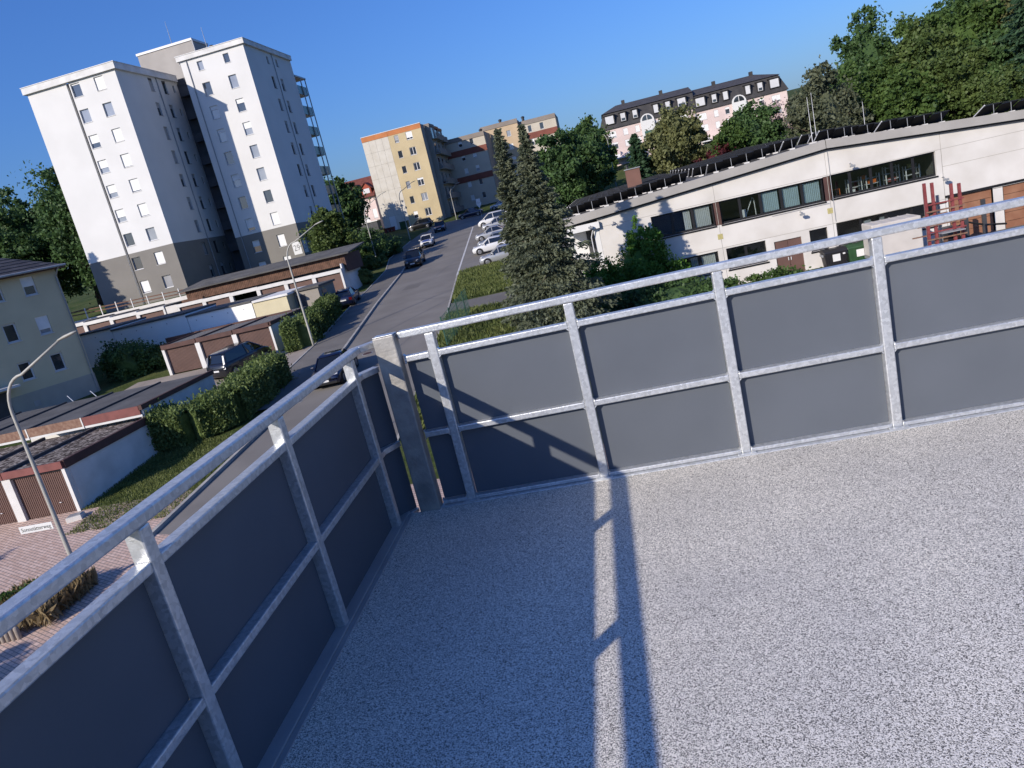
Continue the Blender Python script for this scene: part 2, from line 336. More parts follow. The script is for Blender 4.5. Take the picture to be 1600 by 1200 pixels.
def mesh_from_quads(name, V):
    n = len(V)//4; me = bpy.data.meshes.new(name)
    me.vertices.add(4*n); me.vertices.foreach_set('co', V.astype(np.float32).ravel()); me.loops.add(4*n); me.loops.foreach_set('vertex_index', np.arange(4*n, dtype=np.int32))
    me.polygons.add(n); me.polygons.foreach_set('loop_start', np.arange(0, 4*n, 4, dtype=np.int32)); me.update(calc_edges=True); return me
def cards(C, size, aspect=1., dirs=None, bias=None, jit=.35, bw=.8):
    """leaf cards: centres C (N,3); long axis dirs or random"""
    n = len(C)
    a = NP.normal(size=(n, 3)) if dirs is None else dirs+NP.normal(size=(n, 3))*jit
    a /= np.linalg.norm(a, axis=1, keepdims=True)+1e-9
    nn = NP.normal(size=(n, 3))
    if bias is not None: nn = nn*1.0+bias*bw
    b = np.cross(a, nn); b /= np.linalg.norm(b, axis=1, keepdims=True)+1e-9
    s = size*NP.uniform(.6, 1.35, (n, 1)); A = a*s*aspect*.5; B = b*s*.5
    V = np.empty((n, 4, 3)); V[:, 0] = C-A; V[:, 1] = C-B*.8+A*.1; V[:, 2] = C+A; V[:, 3] = C+B*.8+A*.1
    return V.reshape(-1, 3)
def clumps(blobs, nleaf, size, cl=.26, shell=(.62, 1.0), aspect=1.3, ncl=None):
    """blobs: (cx,cy,cz,rx,ry,rz). clumpy crown"""
    vol = np.array([b[3]*b[4]*b[5] for b in blobs])**(2/3); vol = vol/vol.sum(); out = []
    for b, w_ in zip(blobs, vol):
        n = int(nleaf*w_); k = ncl or max(14, int(n/130)); r = np.array(b[3:6]); c = np.array(b[:3])
        d = NP.normal(size=(k, 3)); d /= np.linalg.norm(d, axis=1, keepdims=True)
        rad = NP.uniform(shell[0], shell[1], (k, 1))*(1+.10*NP.normal(size=(k, 1)))
        cc = d*rad
        idx = NP.integers(0, k, n); sz = NP.uniform(.6, 1.3, (k, 1))
        P = cc[idx]+NP.normal(size=(n, 3))*cl*.55*sz[idx]*np.array([1, 1, .75])
        nr = P/(np.linalg.norm(P, axis=1, keepdims=True)+1e-6)
        out.append(cards(c+P*r, size, aspect, bias=nr))
    return np.concatenate(out)
def core(mb, blobs, f=.62):
    for b in blobs:
        n, m = 10, 7; base = len(mb.v)
        for i in range(m+1):
            ph = math.pi*i/m
            for k in range(n):
                th = 2*math.pi*k/n; q = f*(1+.18*math.sin(3*th+b[0])*math.sin(2*ph+b[1]))
                mb.v.append((b[0]+b[3]*q*math.sin(ph)*math.cos(th), b[1]+b[4]*q*math.sin(ph)*math.sin(th), b[2]+b[5]*q*math.cos(ph)))
        for i in range(m):
            for k in range(n): mb.f.append((base+i*n+k, base+i*n+(k+1) % n, base+(i+1)*n+(k+1) % n, base+(i+1)*n+k))
def tree(label, loc, H, Rr, material, nleaf, size, name='deciduous_tree', cat='tree', group=None, lo=.25, seed=0, nb=9, slim=1., cl=.3, f=.55, trunk=True):
    rg = random.Random(seed*13+5); t = thing(name, label, cat, loc, group=group, local=True)
    blobs = [(0, 0, H*(lo+(1-lo)*.50), Rr*.72, Rr*.72, H*(1-lo)*.46)]
    for i in range(nb):
        an = 2*math.pi*i/nb+rg.uniform(-.4, .4); hz = rg.uniform(.12, .80); rr = Rr*(.62-.38*abs(hz-.38))*slim
        s = rg.uniform(.30, .46); blobs.append((math.cos(an)*rr, math.sin(an)*rr, H*(lo+(1-lo)*hz), Rr*s, Rr*s, Rr*s*.9*slim))
    blobs.append((rg.uniform(-.1, .1)*Rr, rg.uniform(-.1, .1)*Rr, H-Rr*.30, Rr*.32, Rr*.32, Rr*.34))
    V = clumps(blobs, int(nleaf*1.3), size, cl=cl, shell=(.5, 1.0))
    link('crown', mesh_from_quads('crown', V), material, t)
    m = MB(); core(m, blobs[:1], min(f, .5)*1.25); m.build('inner_foliage', material, t)
    if trunk:
        m = MB(); m.tube([(0, 0, -.3), (.05*Rr, 0, H*.25), (0, .05*Rr, H*.6), (0, 0, H*.85)], [H*.028, H*.021, H*.012, .02], 8)
        for i in range(7):
            an = i*2.4; z = H*(lo+.06*i); m.tube([(0, 0, z), (math.cos(an)*Rr*.45, math.sin(an)*Rr*.45, z+Rr*.35), (math.cos(an)*Rr*.75, math.sin(an)*Rr*.75, z+Rr*.5)], [H*.010, H*.006, .015], 5)
        m.build('trunk', 'bark', t, True)
    return t
def spruce(label, loc, H, Rr, material, nbr, per, size, name='spruce_tree', cat='tree', group=None, seed=0, droop=.35, pw=.85, lo=.04, dense_top=True):
    rg = np.random.default_rng(seed+3); t = thing(name, label, cat, loc, group=group, local=True); Cs = []; Ds = []; mb = MB()
    mb.tube([(0, 0, -.3), (0, 0, H*.5), (0, 0, H)], [H*.02, H*.012, .012], 7)
    for i in range(nbr):
        u = lo+(1-lo)*((i+rg.uniform(0, 1))/nbr); L = Rr*((1-u)**pw)*rg.choice([rg.uniform(.45, .8), rg.uniform(.8, 1.3)])+.14; an = i*2.39996+rg.uniform(-.3, .3)
        z = H*u; k = max(5, int(per*(L/Rr)**.8)); s = rg.uniform(.12, 1.0, k)**.75
        dr = droop*(1-u*.9)
        x = L*s; zz = z+L*.10*s-L*dr*s*s+L*.16*np.maximum(0, s-.75)
        wv = rg.normal(size=k)*L*.15*(1.15-s*.7)
        ca, sa = math.cos(an), math.sin(an)
        P = np.stack([x*ca-wv*sa, x*sa+wv*ca, zz-np.abs(rg.normal(size=k))*L*.06], 1); Cs.append(P)
        d = np.stack([np.full(k, ca), np.full(k, sa), -.55*np.ones(k)*dr*2-.15], 1); Ds.append(d)
        if i % 6 == 0: mb.tube([(0, 0, z), (L*.5*ca, L*.5*sa, z+L*.05-L*dr*.25), (L*.9*ca, L*.9*sa, z+L*.09-L*dr*.8)], [.05, .03, .012], 4)
    C_ = np.concatenate(Cs); D_ = np.concatenate(Ds)
    link('needles', mesh_from_quads('needles', cards(C_, size, 1.9, dirs=D_, jit=.5, bias=np.array([[0, 0, 1.]]), bw=.7)), material, t)
    m = MB(); m.lathe([(Rr*q_*((1-u_)**pw), H*u_) for u_, q_ in ((.06, .42), (.25, .40), (.5, .32), (.75, .18), (.93, .1))], n=9); m.build('inner_foliage', material, t, True)
    mb.build('trunk', 'bark', t, True); return t
def shrub(label, loc, blobs, material, nleaf, size, name='shrub', cat='shrub', group=None, cl=.3, f=.8, stems=True, aspect=1.3):
    t = thing(name, label, cat, loc, group=group, local=True)
    link('foliage', mesh_from_quads('foliage', clumps(blobs, nleaf, size, cl=cl, shell=(.78, 1.0), aspect=aspect)), material, t)
    m = MB(); core(m, blobs[:1], f*.85); m.build('inner_foliage', material, t)
    if stems:
        m = MB()
        for b in blobs[:4]: m.tube([(b[0]*.5, b[1]*.5, -.1), (b[0], b[1], b[2])], [.05, .02], 5)
        m.build('stem', 'bark', t)
    return t
def hedge(label, loc, path, wid, hgt, material, nleaf, size, name='hedge'):
    """clipped hedge along path [(x,y,z)], local"""
    t = thing(name, label, 'hedge', loc, local=True); P = np.array(path, float); seg = np.linalg.norm(np.diff(P[:, :2], axis=0), axis=1); cum = np.r_[0, np.cumsum(seg)]; L = cum[-1]
    s = NP.uniform(-.25, L+.25, nleaf); px = np.interp(s, cum, P[:, 0]); py = np.interp(s, cum, P[:, 1]); pz = np.interp(s, cum, P[:, 2])
    i = np.clip(np.searchsorted(cum, np.clip(s, 0, L))-1, 0, len(seg)-1); d = np.diff(P[:, :2], axis=0)[i]/seg[i][:, None]; nx, ny = -d[:, 1], d[:, 0]
    pos = NP.uniform(0, 1, nleaf); side = NP.uniform(0, 1, nleaf)
    lump = .10*np.sin(s*2.1+1)+.07*np.sin(s*5.3)
    w2 = wid/2*(1+lump); hh = hgt*(1+.6*lump)
    top = side < .42; off = np.where(top, (pos*2-1)*w2, np.where(side < .71, -w2, w2)); h = np.where(top, hh-.28*(np.abs(off)/w2)**3*hgt*.5, (.04+.92*pos)*hh)
    ins = NP.exponential(.06, nleaf)*np.where(NP.uniform(0, 1, nleaf) < .12, -1.6, 1)
    off = np.where(top, off, np.sign(off)*(np.abs(off)-ins)); h = np.where(top, h-ins, h)
    C_ = np.stack([px+nx*off+d[:, 0]*NP.normal(size=nleaf)*.05, py+ny*off, pz+h], 1)
    bias = np.stack([np.where(top, 0, nx*np.sign(off)), np.where(top, 0, ny*np.sign(off)), np.where(top, 1., .3)], 1)
    V = cards(C_, size, 1.7, bias=bias, dirs=bias*.6+np.array([[0, 0, .8]]), jit=.8)
    link('foliage', mesh_from_quads('foliage', V), material, t)
    m = MB()
    for k in range(len(P)-1):
        a, b = Vector(P[k]), Vector(P[k+1]); dd = (b-a); dd.z = 0; dd.normalize(); q = Vector((-dd.y, dd.x, 0))*(wid*.40)
        if k == 0: a = a-dd*.05
        m.hexa([a-q, b-q, b+q, a+q, a-q+Vector((0, 0, hgt*.84)), b-q+Vector((0, 0, hgt*.84)), b+q+Vector((0, 0, hgt*.84)), a+q+Vector((0, 0, hgt*.84))])
    m.build('inner_foliage', material, t); return t
def copy_tree(o, parent=None):
    c = o.copy(); COL.objects.link(c); c.parent = parent
    if parent is None: OFF[c.name] = OFF.get(o.name, (0, 0, 0))
    for ch in o.children: copy_tree(ch, c)
    return c
def text_mesh(txt, size, fr, a, c, b, material, parent, align='CENTER', xs=1.):
    cu = bpy.data.curves.new('lettering', 'FONT'); cu.body = txt; cu.size = size; cu.align_x = align; cu.align_y = 'CENTER'; cu.extrude = .003; cu.resolution_u = 3
    o = bpy.data.objects.new('lettering', cu); COL.objects.link(o)
    dg = bpy.context.evaluated_depsgraph_get(); me = bpy.data.meshes.new_from_object(o.evaluated_get(dg)); bpy.data.objects.remove(o); bpy.data.curves.remove(cu)
    off = Vector(root_off(parent)); up = Vector((0, 0, 1))
    for v in me.vertices:
        v.co = fr.p(a, b, c)+fr.u*(v.co.x*xs)+up*v.co.y+fr.n*v.co.z-off
    me.materials.clear(); return link('lettering', me, material, parent)
# ------------------------------------------------------------------ the ground
def Rd(y): return 0. if y < 16 else (.068*(y-16) if y < 125 else 7.412+.05*(y-125))
def ss(a, b, x):
    t = min(1, max(0, (x-a)/(b-a))); return t*t*(3-2*t)
def ip(y, a, b): return float(np.interp(y, a, b))
def xr(y): return ip(y, [-60, 16, 30, 40, 50, 68, 114, 140], [-7, -9.2, -10.4, -11.5, -12.5, -14.9, -20.6, -24])
def xl(y): return ip(y, [-60, 20, 38, 47, 62, 79, 96, 114, 130], [-18.1, -18.2, -18.4, -18.9, -21, -23, -25.4, -28, -30])
def xf(y): return ip(y, [30, 36, 42, 50, 61, 71, 83, 94, 110, 130], [-20.4, -20.9, -21.6, -22.2, -23.6, -24.6, -26, -28.6, -29.9, -32])
def T(x, y):
    z = Rd(y); base = z
    lot = max(7.0+.09*min(12, max(0, y-77)), z+.1)
    wl = ss(76.2, 77.2, y)*(1-ss(-34, -29.5, x))*(1-ss(118, 135, y)); z = z*(1-wl)+lot*wl
    z += .03*max(0, -35-x)*ss(50, 62, y)*(1-wl) if x > -90 else 1.6*ss(50, 62, y)*(1-wl)
    s = ss(0, 9, x-(xr(y)+1.5)); yard = .4+(base-.4)*ss(56, 62, y) if x > -1 else .4+(base-.4)*ss(44, 53, y)
    z += s*(yard-base)
    z += 2.2*ss(100, 140, y)*ss(-8, 5, x)+4*ss(25, 45, x)*ss(70, 100, y)
    return z
gx = [-1500, -700, -350, -180]+list(range(-120, 91))+[140, 250, 500, 900, 1500]; gy = [-900, -400, -150, -60]+list(range(-30, 231))+[300, 450, 800, 1400, 2600]
gv = [(x, y, T(x, y)-(.25 if -1.5 < x < 26 and -12 < y < 4 else 0)) for y in gy for x in gx]; nx_ = len(gx)
gf = [(j*nx_+i, j*nx_+i+1, (j+1)*nx_+i+1, (j+1)*nx_+i) for j in range(len(gy)-1) for i in range(nx_-1)]
g = MB(); g.add(gv, gf); go = g.build('ground', 'grass', None, True); go['kind'] = 'structure'; go['label'] = 'grassy sloping ground between the houses'
def struct(o, label=None):
    o['kind'] = 'structure'
    if label: o['label'] = label
    return o
def sheet(name, material, y0, y1, fa, fb, dz, step=1., nx=6, zf=None, label=None):
    m = MB(); ys = [y0]; y = math.floor(y0)+1
    while y < y1-1e-6: ys.append(y); y += step
    ys.append(y1); zf = zf or T; n = nx+1
    for y in ys:
        for i in range(n):
            x = fa(y)+(fb(y)-fa(y))*i/nx; m.v.append((x, y, zf(x, y)+dz))
    for j in range(len(ys)-1):
        for i in range(nx): m.f.append((j*n+i, j*n+i+1, (j+1)*n+i+1, (j+1)*n+i))
    return struct(m.build(name, material, None, True), label)
K = lambda v: (lambda y: v)
zr = lambda x, y: Rd(y)
sheet('road', 'asphalt', -40, 121, lambda y: xl(y)+.06, lambda y: xr(y), .02, zf=zr, label='grey asphalt street running uphill')
sheet('cross_road', 'asphalt2', 121, 134.5, K(-95), K(20), .024, nx=60, zf=lambda x, y: Rd(y)+.0, label='cross street in front of the yellow block')
sheet('parking_lot', 'asphalt', 68.2, 121, lambda y: xr(y)+.005, K(-3.), .022, nx=16, zf=lambda x, y: max(Rd(y), T(x, y)), label='asphalt parking bays on the right of the street')
sheet('footway', 'asphalt2', 36, 121, xf, lambda y: xl(y)-.10, .12, zf=zr, label='asphalt footway on the left of the street')
sheet('forecourt', 'asphalt2', 65.5, 71.2, K(-62), xf, .05, nx=40, zf=lambda x, y: max(T(x, y), Rd(y)), label='asphalt court between the garage rows')
sheet('driveway', 'concrete_slab', 39.2, 50.6, K(-37), xf, .04, nx=18, label='beige concrete drive in front of the garages')
sheet('paved_court', 'paver', 2., 26.6, K(-45), lambda y: -18.45 if y > 22.4 else -15.8, .03, nx=14, zf=zr, label='pink block paving in front of the near garages')
sheet('building_apron', 'paver', 3.9, 24, K(-8.6), K(12), .5, nx=6, zf=lambda x, y: 0., label='block paving at the foot of the terrace building')
sheet('side_path', 'asphalt2', 50.5, 54.8, lambda y: xr(y)+.2, K(-5.5), .05, nx=6, label='short asphalt path behind the green fence')
sheet('yard', 'asphalt2', 22., 50.3, K(4.), K(60), .03, nx=8, zf=lambda x, y: max(.4, T(x, y)), label='asphalt yard before the workshop building')
# kerb: pale stones with joints, the road lies lower
km = MB(); y = 22.
while y < 121:
    y2 = y+.985
    km.hexa([(xl(y)-.12, y, Rd(y)-.1), (xl(y)+.06, y, Rd(y)-.1), (xl(y2)+.06, y2, Rd(y2)-.1), (xl(y2)-.12, y2, Rd(y2)-.1), (xl(y)-.12, y, Rd(y)+.15), (xl(y)+.05, y, Rd(y)+.15), (xl(y2)+.05, y2, Rd(y2)+.15), (xl(y2)-.12, y2, Rd(y2)+.15)]); y += 1.
struct(km.build('kerb', 'kerb'), 'pale kerb stones along the left of the street')
km = MB(); y = 36.
while y < 112:
    y2 = y+.985
    km.hexa([(xf(y)-.12, y, Rd(y)-.1), (xf(y), y, Rd(y)-.1), (xf(y2), y2, Rd(y2)-.1), (xf(y2)-.12, y2, Rd(y2)-.1), (xf(y)-.12, y, Rd(y)+.16), (xf(y), y, Rd(y)+.16), (xf(y2), y2, Rd(y2)+.16), (xf(y2)-.12, y2, Rd(y2)+.16)]); y += 1.
struct(km.build('edging', 'kerb'), 'edging stones at the back of the footway')
km = MB(); y = 20.
while y < 67.5:
    y2 = y+.985
    km.hexa([(xr(y)-.02, y, Rd(y)-.1), (xr(y)+.12, y, Rd(y)-.1), (xr(y2)+.12, y2, Rd(y2)-.1), (xr(y2)-.02, y2, Rd(y2)-.1), (xr(y)-.02, y, Rd(y)+.06), (xr(y)+.12, y, Rd(y)+.06), (xr(y2)+.12, y2, Rd(y2)+.06), (xr(y2)-.02, y2, Rd(y2)+.06)]); y += 1.
struct(km.build('kerb', 'kerb'), 'low pale kerb on the right of the street')
sheet('road_marking', 'line_paint', 67.7, 112, lambda y: xr(y)-.06, lambda y: xr(y)+.12, .03, nx=1, zf=zr, label='white line between street and parking bays')
# tar seams on the road
def seam(a, b, wd, dz):
    m = MB(); n = 24; dx, dy = b[0]-a[0], b[1]-a[1]; l = math.hypot(dx, dy); px, py = -dy/l*wd, dx/l*wd
    for i in range(n+1):
        t = i/n; x = a[0]+dx*t+.05*math.sin(t*9); y = a[1]+dy*t+.05*math.sin(t*7); m.v += [(x-px, y-py, Rd(y-py)+dz), (x+px, y+py, Rd(y+py)+dz)]
    m.f = [(2*i, 2*i+1, 2*i+3, 2*i+2) for i in range(n)]; return struct(m.build('tar_seam', 'anthracite'), 'dark tar seam across the street')
seam((-18.6, 45.5), (-13.2, 57.8), .028, .0245); seam((-16.9, 60), (-13.5, 57.6), .02, .0245)
def patch(a, b, y0, y1, label, mt='asphalt2', dz=.0235):
    sheet('road_patch', mt, y0, y1, K(a), K(b), dz, nx=2, zf=zr, label=label)
patch(-16.2, -14.9, 33.5, 36.2, 'darker repaired asphalt patch near the terrace'); patch(-19.9, -18.3, 66.3, 68.9, 'darker repaired asphalt patch before the parking line'); patch(-21.5, -20.6, 88, 93.5, 'long darker repaired asphalt strip uphill')
seam((-17.6, 70), (-16.6, 84), .018, .0245); seam((-20.4, 76.5), (-16.4, 78.2), .018, .0245); seam((-15.2, 38), (-14.1, 47), .016, .0245)
for gx_, gy_ in ((-18.05, 36.5), (-20.6, 61.5), (-24.4, 91.)):
    t = thing('street_drain', 'small iron street drain at the left kerb, %s' % {36.5: 'nearest the terrace', 61.5: 'beside the lighter hedge', 91.: 'between the black and the white car'}[gy_], 'drain', (gx_, gy_, Rd(gy_)+.021), local=True); t.rotation_euler = (math.atan(.068), 0, 0)
    MB().box(-.22, .22, -.24, .24, 0, .006).build('frame', 'grey_metal', t)
    for k in range(5): MB().box(-.18, .18, -.19+.08*k, -.15+.08*k, .0065, .010).build('bar', 'dark_metal', t)
# manhole
t = thing('manhole_cover', 'round rusty manhole cover in the street near the terrace corner', 'manhole', (-16.5, 44.3, Rd(44.3)+.021), local=True); t.rotation_euler = (math.atan(.068), 0, 0)
MB().lathe([(.36, 0), (.36, .01)], n=20).build('frame', 'grey_metal', t); MB().lathe([(.30, .010), (.30, .017)], n=20).build('lid', 'iron', t)

# ------------------------------------------------------------------ terrace, railings
F = 7.35
fl = MB(); fl.box(-1.56, 9., -6., 4.03, F-.28, F); struct(fl.build('terrace_floor', 'granulate'), 'grey speckled quartz granulate terrace floor')
tb = thing('terrace_building', 'house carrying the terrace, hidden below its floor', 'building', (3.6, -4, 0))
MB().box(-1.35, 8.9, -12., 3.9, -.3, F-.281).build('wall', 'white_wall', tb)
# flashing along the left edge and under the right railing
et = thing('edge_flashing', 'grey metal flashing along the left edge of the terrace floor', 'flashing', (-1.53, 3.85, F), R_(1.35), local=True)
MB().box(-.075, .012, -10, .2, -.1, .010).build('upstand', 'flash_grey', et, bevel=.004); MB().box(.013, .040, -10, .17, -.02, .005).build('drip_edge', 'flash_grey', et, bevel=.002)
et = thing('edge_flashing', 'narrow pale metal flashing under the railing with sunlit panels', 'flashing', (2, 4.05, F))
MB().box(-1.42, 9, 4.032, 4.10, F-.1, F+.006).build('upstand', 'galv', et, bevel=.003)
PW, PD = .053, .058
rr = thing('railing', 'galvanised steel railing with sunlit grey panels across the terrace end', 'railing', (0, 4.06, F))
xs_ = [-1.131+.8055*i for i in range(11)]; y0, y1 = 4.06, 4.06+PD
for i, x in enumerate(xs_):
    MB().box(x-PW/2, x+PW/2, y0, y1, F+.008, F+1.046).build('post', 'galv', rr, bevel=.006)
m = MB(); m.box(-1.312, 9, y0-.003, y1+.004, F+1.047, F+1.087); m.build('handrail', 'galv', rr, bevel=.007)
segs = [(-1.31, xs_[0]-PW/2)]+[(xs_[i]+PW/2, xs_[i+1]-PW/2) for i in range(len(xs_)-1)]
for a, b in segs:
    MB().box(a, b, y0+.002, y1-.002, F+.906, F+.940).build('upper_rail', 'galv', rr, bevel=.005)
    MB().box(a, b, y0+.002, y1-.002, F+.440, F+.474).build('middle_rail', 'galv', rr, bevel=.005)
    MB().box(a, b, y0+.002, y1-.002, F+.008, F+.030).build('bottom_rail', 'galv', rr, bevel=.004)
    MB().box(a+.0015, b-.0015, y1-.010, y1-.004, F+.475, F+.905).build('panel', 'panel', rr)
    MB().box(a+.0015, b-.0015, y1-.010, y1-.004, F+.031, F+.439).build('panel', 'panel', rr)
def welds(name, parent, pts, s_):
    m = MB()
    for (p, ax) in pts: m.add([(p[0]+q[0]*s_, p[1]+q[1]*s_, p[2]+q[2]*s_) for q in ax], [(0, 1, 2), (3, 5, 4), (0, 2, 5, 3), (1, 0, 3, 4), (2, 1, 4, 5)])
    o = m.build(name, 'galv', parent); o['kind'] = 'stuff'
def corner(sx, sz, d): return [(0, 0, 0), (sx, 0, 0), (0, 0, sz), (0, d, 0), (sx, d, 0), (0, d, sz)]
for a, b in segs:
    welds('weld', rr, [((x, y0+.004, z), corner(sx, sz, 2.2)) for x, sx in ((a, 1), (b, -1)) for z, sz in ((F+.906, -1), (F+.474, 1), (F+.440, -1), (F+.030, 1), (F+.940, 1))], .013)
for x in xs_: MB().box(x-.05, x+.05, 4.033, 4.059, F+.0065, F+.013).build('base_plate', 'galv', rr, bevel=.002)
# left railing: its own slight fall towards the camera
lr = thing('railing', 'shaded galvanised steel railing with dark panels along the left terrace edge', 'railing', (-1.53, 3.85, F-.018), local=True)
lr.rotation_euler = (R_(.45), 0, R_(1.35))
ys_ = [3.87-3.85-1.013*i for i in range(9)]; X1, X0 = 0., -PD
for i, y in enumerate(ys_):
    MB().box(X0, X1, y-PW/2, y+PW/2, .0, 1.034).build('post', 'galv', lr, bevel=.006)
MB().box(X0-.004, X1+.003, ys_[-1], .175, 1.035, 1.075).build('handrail', 'galv', lr, bevel=.007)
hr = MB(); hr.hexa([(X0-.003, .176, 1.0355), (X1+.002, .176, 1.0355), (X1+.085, .262, 1.0355), (X1+.04, .30, 1.0355), (X0-.003, .176, 1.0745), (X1+.002, .176, 1.0745), (X1+.085, .262, 1.0745), (X1+.04, .30, 1.0745)])
hr.build('handrail_return', 'galv', lr, bevel=.005)
segs = [(ys_[i+1]+PW/2, ys_[i]-PW/2) for i in range(len(ys_)-1)]
for a, b in segs:
    MB().box(X0+.002, X1-.002, a, b, .896, .930).build('upper_rail', 'galv', lr, bevel=.005)
    MB().box(X0+.002, X1-.002, a, b, .430, .464).build('middle_rail', 'galv', lr, bevel=.005)
    MB().box(X0+.002, X1-.002, a, b, .0, .022).build('bottom_rail', 'galv', lr, bevel=.004)
    MB().box(X0+.004, X0+.010, a+.0015, b-.0015, .465, .895).build('panel', 'panel', lr)
    MB().box(X0+.004, X0+.010, a+.0015, b-.0015, .023, .429).build('panel', 'panel', lr)
a = ys_[0]+PW/2
def diag(z0, z1, name, material, y_in, th, bev=0.):
    m = MB(); p = [(X0+.01, a), (X1-.004, a), (X1-.004, a+.07), (X1+.062, a+.185), (X1+.062-th, a+.185+th*.8), (X0+.01, a+.11)]
    if name == 'panel': p = [(X0+.012, a), (X0+.018, a), (X0+.018, a+.10), (X1+.045, a+.20), (X1+.040, a+.205), (X0+.012, a+.105)]
    m.prism(p, 'z', z0, z1); return m.build(name, material, lr, bevel=bev)
diag(.896, .930, 'upper_rail', 'galv', 0, .045, .004); diag(.430, .464, 'middle_rail', 'galv', 0, .045, .004); diag(0, .022, 'bottom_rail', 'galv', 0, .045, .003)
diag(.465, .895, 'panel', 'panel', 0, .006); diag(.023, .429, 'panel', 'panel', 0, .006)
cp = thing('corner_post', 'wide weathered steel post in the corner of the two railings', 'post', (-1.38, 4.06, F))
m = MB(); m.box(-1.450, -1.322, 4.018, 4.105, F-.05, F+1.083); m.build('tube', 'galv_old', cp, bevel=.008)
MB().box(-1.447, -1.325, 4.021, 4.102, F+1.084, F+1.088).build('cap', 'galv', cp, bevel=.002)
# ------------------------------------------------------------------ street lamps
def lamp(loc, H, arm, rise, label, head=.62, flip=1):
    t = thing('street_lamp', label, 'street lamp', loc, group='curved street lamps along the street', local=True)
    m = MB(); zc = H-rise; pts = [(0, 0, -.1), (0, 0, 1.0), (0, 0, zc*.5), (0, 0, zc-.6)]; rs = [.085, .083, .068, .055]
    for k in range(1, 9):
        u = k/8; pts.append((flip*arm*.32*(1-math.cos(u*math.pi/2)), 0, zc-.6+rise*.80*math.sin(u*math.pi/2))); rs.append(.052-.01*u)
    x, z = pts[-1][0], pts[-1][2]; pts.append((flip*arm*.98, 0, H-.12)); rs.append(.034); m.tube(pts, rs, 8); m.build('pole', 'lamp_paint', t, True)
    m = MB(); a = Vector((flip*arm*.98, 0, H-.12)); d = Vector((flip*1, 0, .20)).normalized()
    m.tube([a-d*.1, a+d*.05, a+d*head*.3, a+d*head*.75, a+d*head], [.04, .075, .10, .085, .04], 8, .5); m.build('luminaire', 'lamp_paint', t, True)
    MB().lathe([(.12, -.1), (.12, .06), (.085, .09)], n=10).build('base_sleeve', 'lamp_paint', t); return t
l1 = lamp((-18.6, 19.5, T(-18.6, 19.5)), 8.05, 2.5, 1.35, 'curved street lamp with a street name plate, nearest on the left')
fr = Fr((-18.69, 19.42, 0), (1, 0, 0), (0, -1, 0))
sg = thing('street_name_sign', 'white street name plate fixed to the nearest lamp post', 'sign', (-19.2, 19.45, 2.55))
m = MB(); fr.box(m, -1.22, -.02, 0, .012, 2.55, 2.79); m.build('plate', 'sign_white', sg, bevel=.003)
text_mesh('Sonnstätterweg', .185, fr, -.62, 2.665, .0125, 'text_dark', sg, xs=.92)
lamp((-22.2, 49.7, T(-22.2, 49.7)), 8.3, 2.7, 1.5, 'curved street lamp standing between the hedges by the footway')
lamp((-29.8, 92.4, T(-29.8, 92.4)), 8.3, 2.9, 1.9, 'curved street lamp by the dark shrubs beyond the far garages')
lamp((-30.6, 113.6, T(-30.6, 113.6)), 8.2, 2.5, 1.4, 'curved street lamp in front of the cream concrete panels')
lamp((1.45, 112., T(1.45, 112.)), 15.8-T(1.45, 112.), 2.0, 1.5, 'curved street lamp among the trees beside the pink house', flip=-1)
# ------------------------------------------------------------------ apartment tower
tw = thing('apartment_tower', 'tall white and grey apartment tower with the number 29', 'apartment tower', (-48.5, 86, 7.1))
SG = 2.723
fA = Fr((-59.15, 79.95, 0), (1, 0, 0), (0, -1, 0))      # front of the left wing
rowsA = [8.46+SG*i for i in range(9)]
shA1 = [.9, 0, 0, .62, .62, .6, .62, 0, .12]; shA2 = [0, .95, 0, .92, .9, .93, .95, 0, .95]
winA = [(c0, c0+1.1, z, z+1.40) for z in rowsA for c0 in (5.29, 8.15)]
def two_tone(fr, a0, a1, z0, zm, z1, holes, depth=.22):
    m = MB(); fr.wall(m, a0, a1, zm, z1, holes, depth); m.build('wall', 'white_wall', tw)
    m = MB(); fr.wall(m, a0, a1, z0, zm, holes, depth); m.build('plinth_wall', 'grey_wall', tw)
GA, RA, GB, RB = 13.09, 31.86, 12.34, 33.12
two_tone(fA, 0, 4.83, 6.0, GA, RA, winA); two_tone(fA, 5.15, 10.85, 6.0, GA, RA, winA)
m = MB(); fA.box(m, 4.83, 5.15, -.5, -.30, 6, RA); m.build('groove', 'grey_wall', tw)
for a in (4.83, 5.15):
    m = MB(); m.quad(fA.p(a, 0, 6), fA.p(a, -.3, 6), fA.p(a, -.3, RA), fA.p(a, 0, RA)); m.build('wall', 'white_wall', tw)
for i, h in enumerate(winA): window(tw, fA, h, shut=(shA1, shA2)[i % 2][i//2])
fAr = Fr((-48.3, 79.95, 0), (0, 1, 0), (1, 0, 0))      # its right side
winAr = [(a, b, z+d0, z+d1) for z in rowsA for (a, b, d0, d1) in ((5.89, 6.67, 0, 1.47), (8.65, 9.43, 0, 1.47), (10.81, 11.22, .32, 1.15))]
two_tone(fAr, 0, 12.0, 6.0, GA, RA, winAr)
for i, h in enumerate(winAr):
    window(tw, fAr, h, fm=('grey_metal', 'dark_metal', 'dark_metal')[i % 3], shut=(rnd.choice([0, .9, .95, .4]), rnd.choice([0, 0, .3]), 0)[i % 3], sm='shutter_grey', sill=i % 3 < 2)
def pipe(x, y, z0, z1, r=.055): MB().tube([(x, y, z0), (x, y, z1)], r, 6).build('downpipe', 'grey_metal', tw)
pipe(-48.23, 87.5, 7.0, RA)
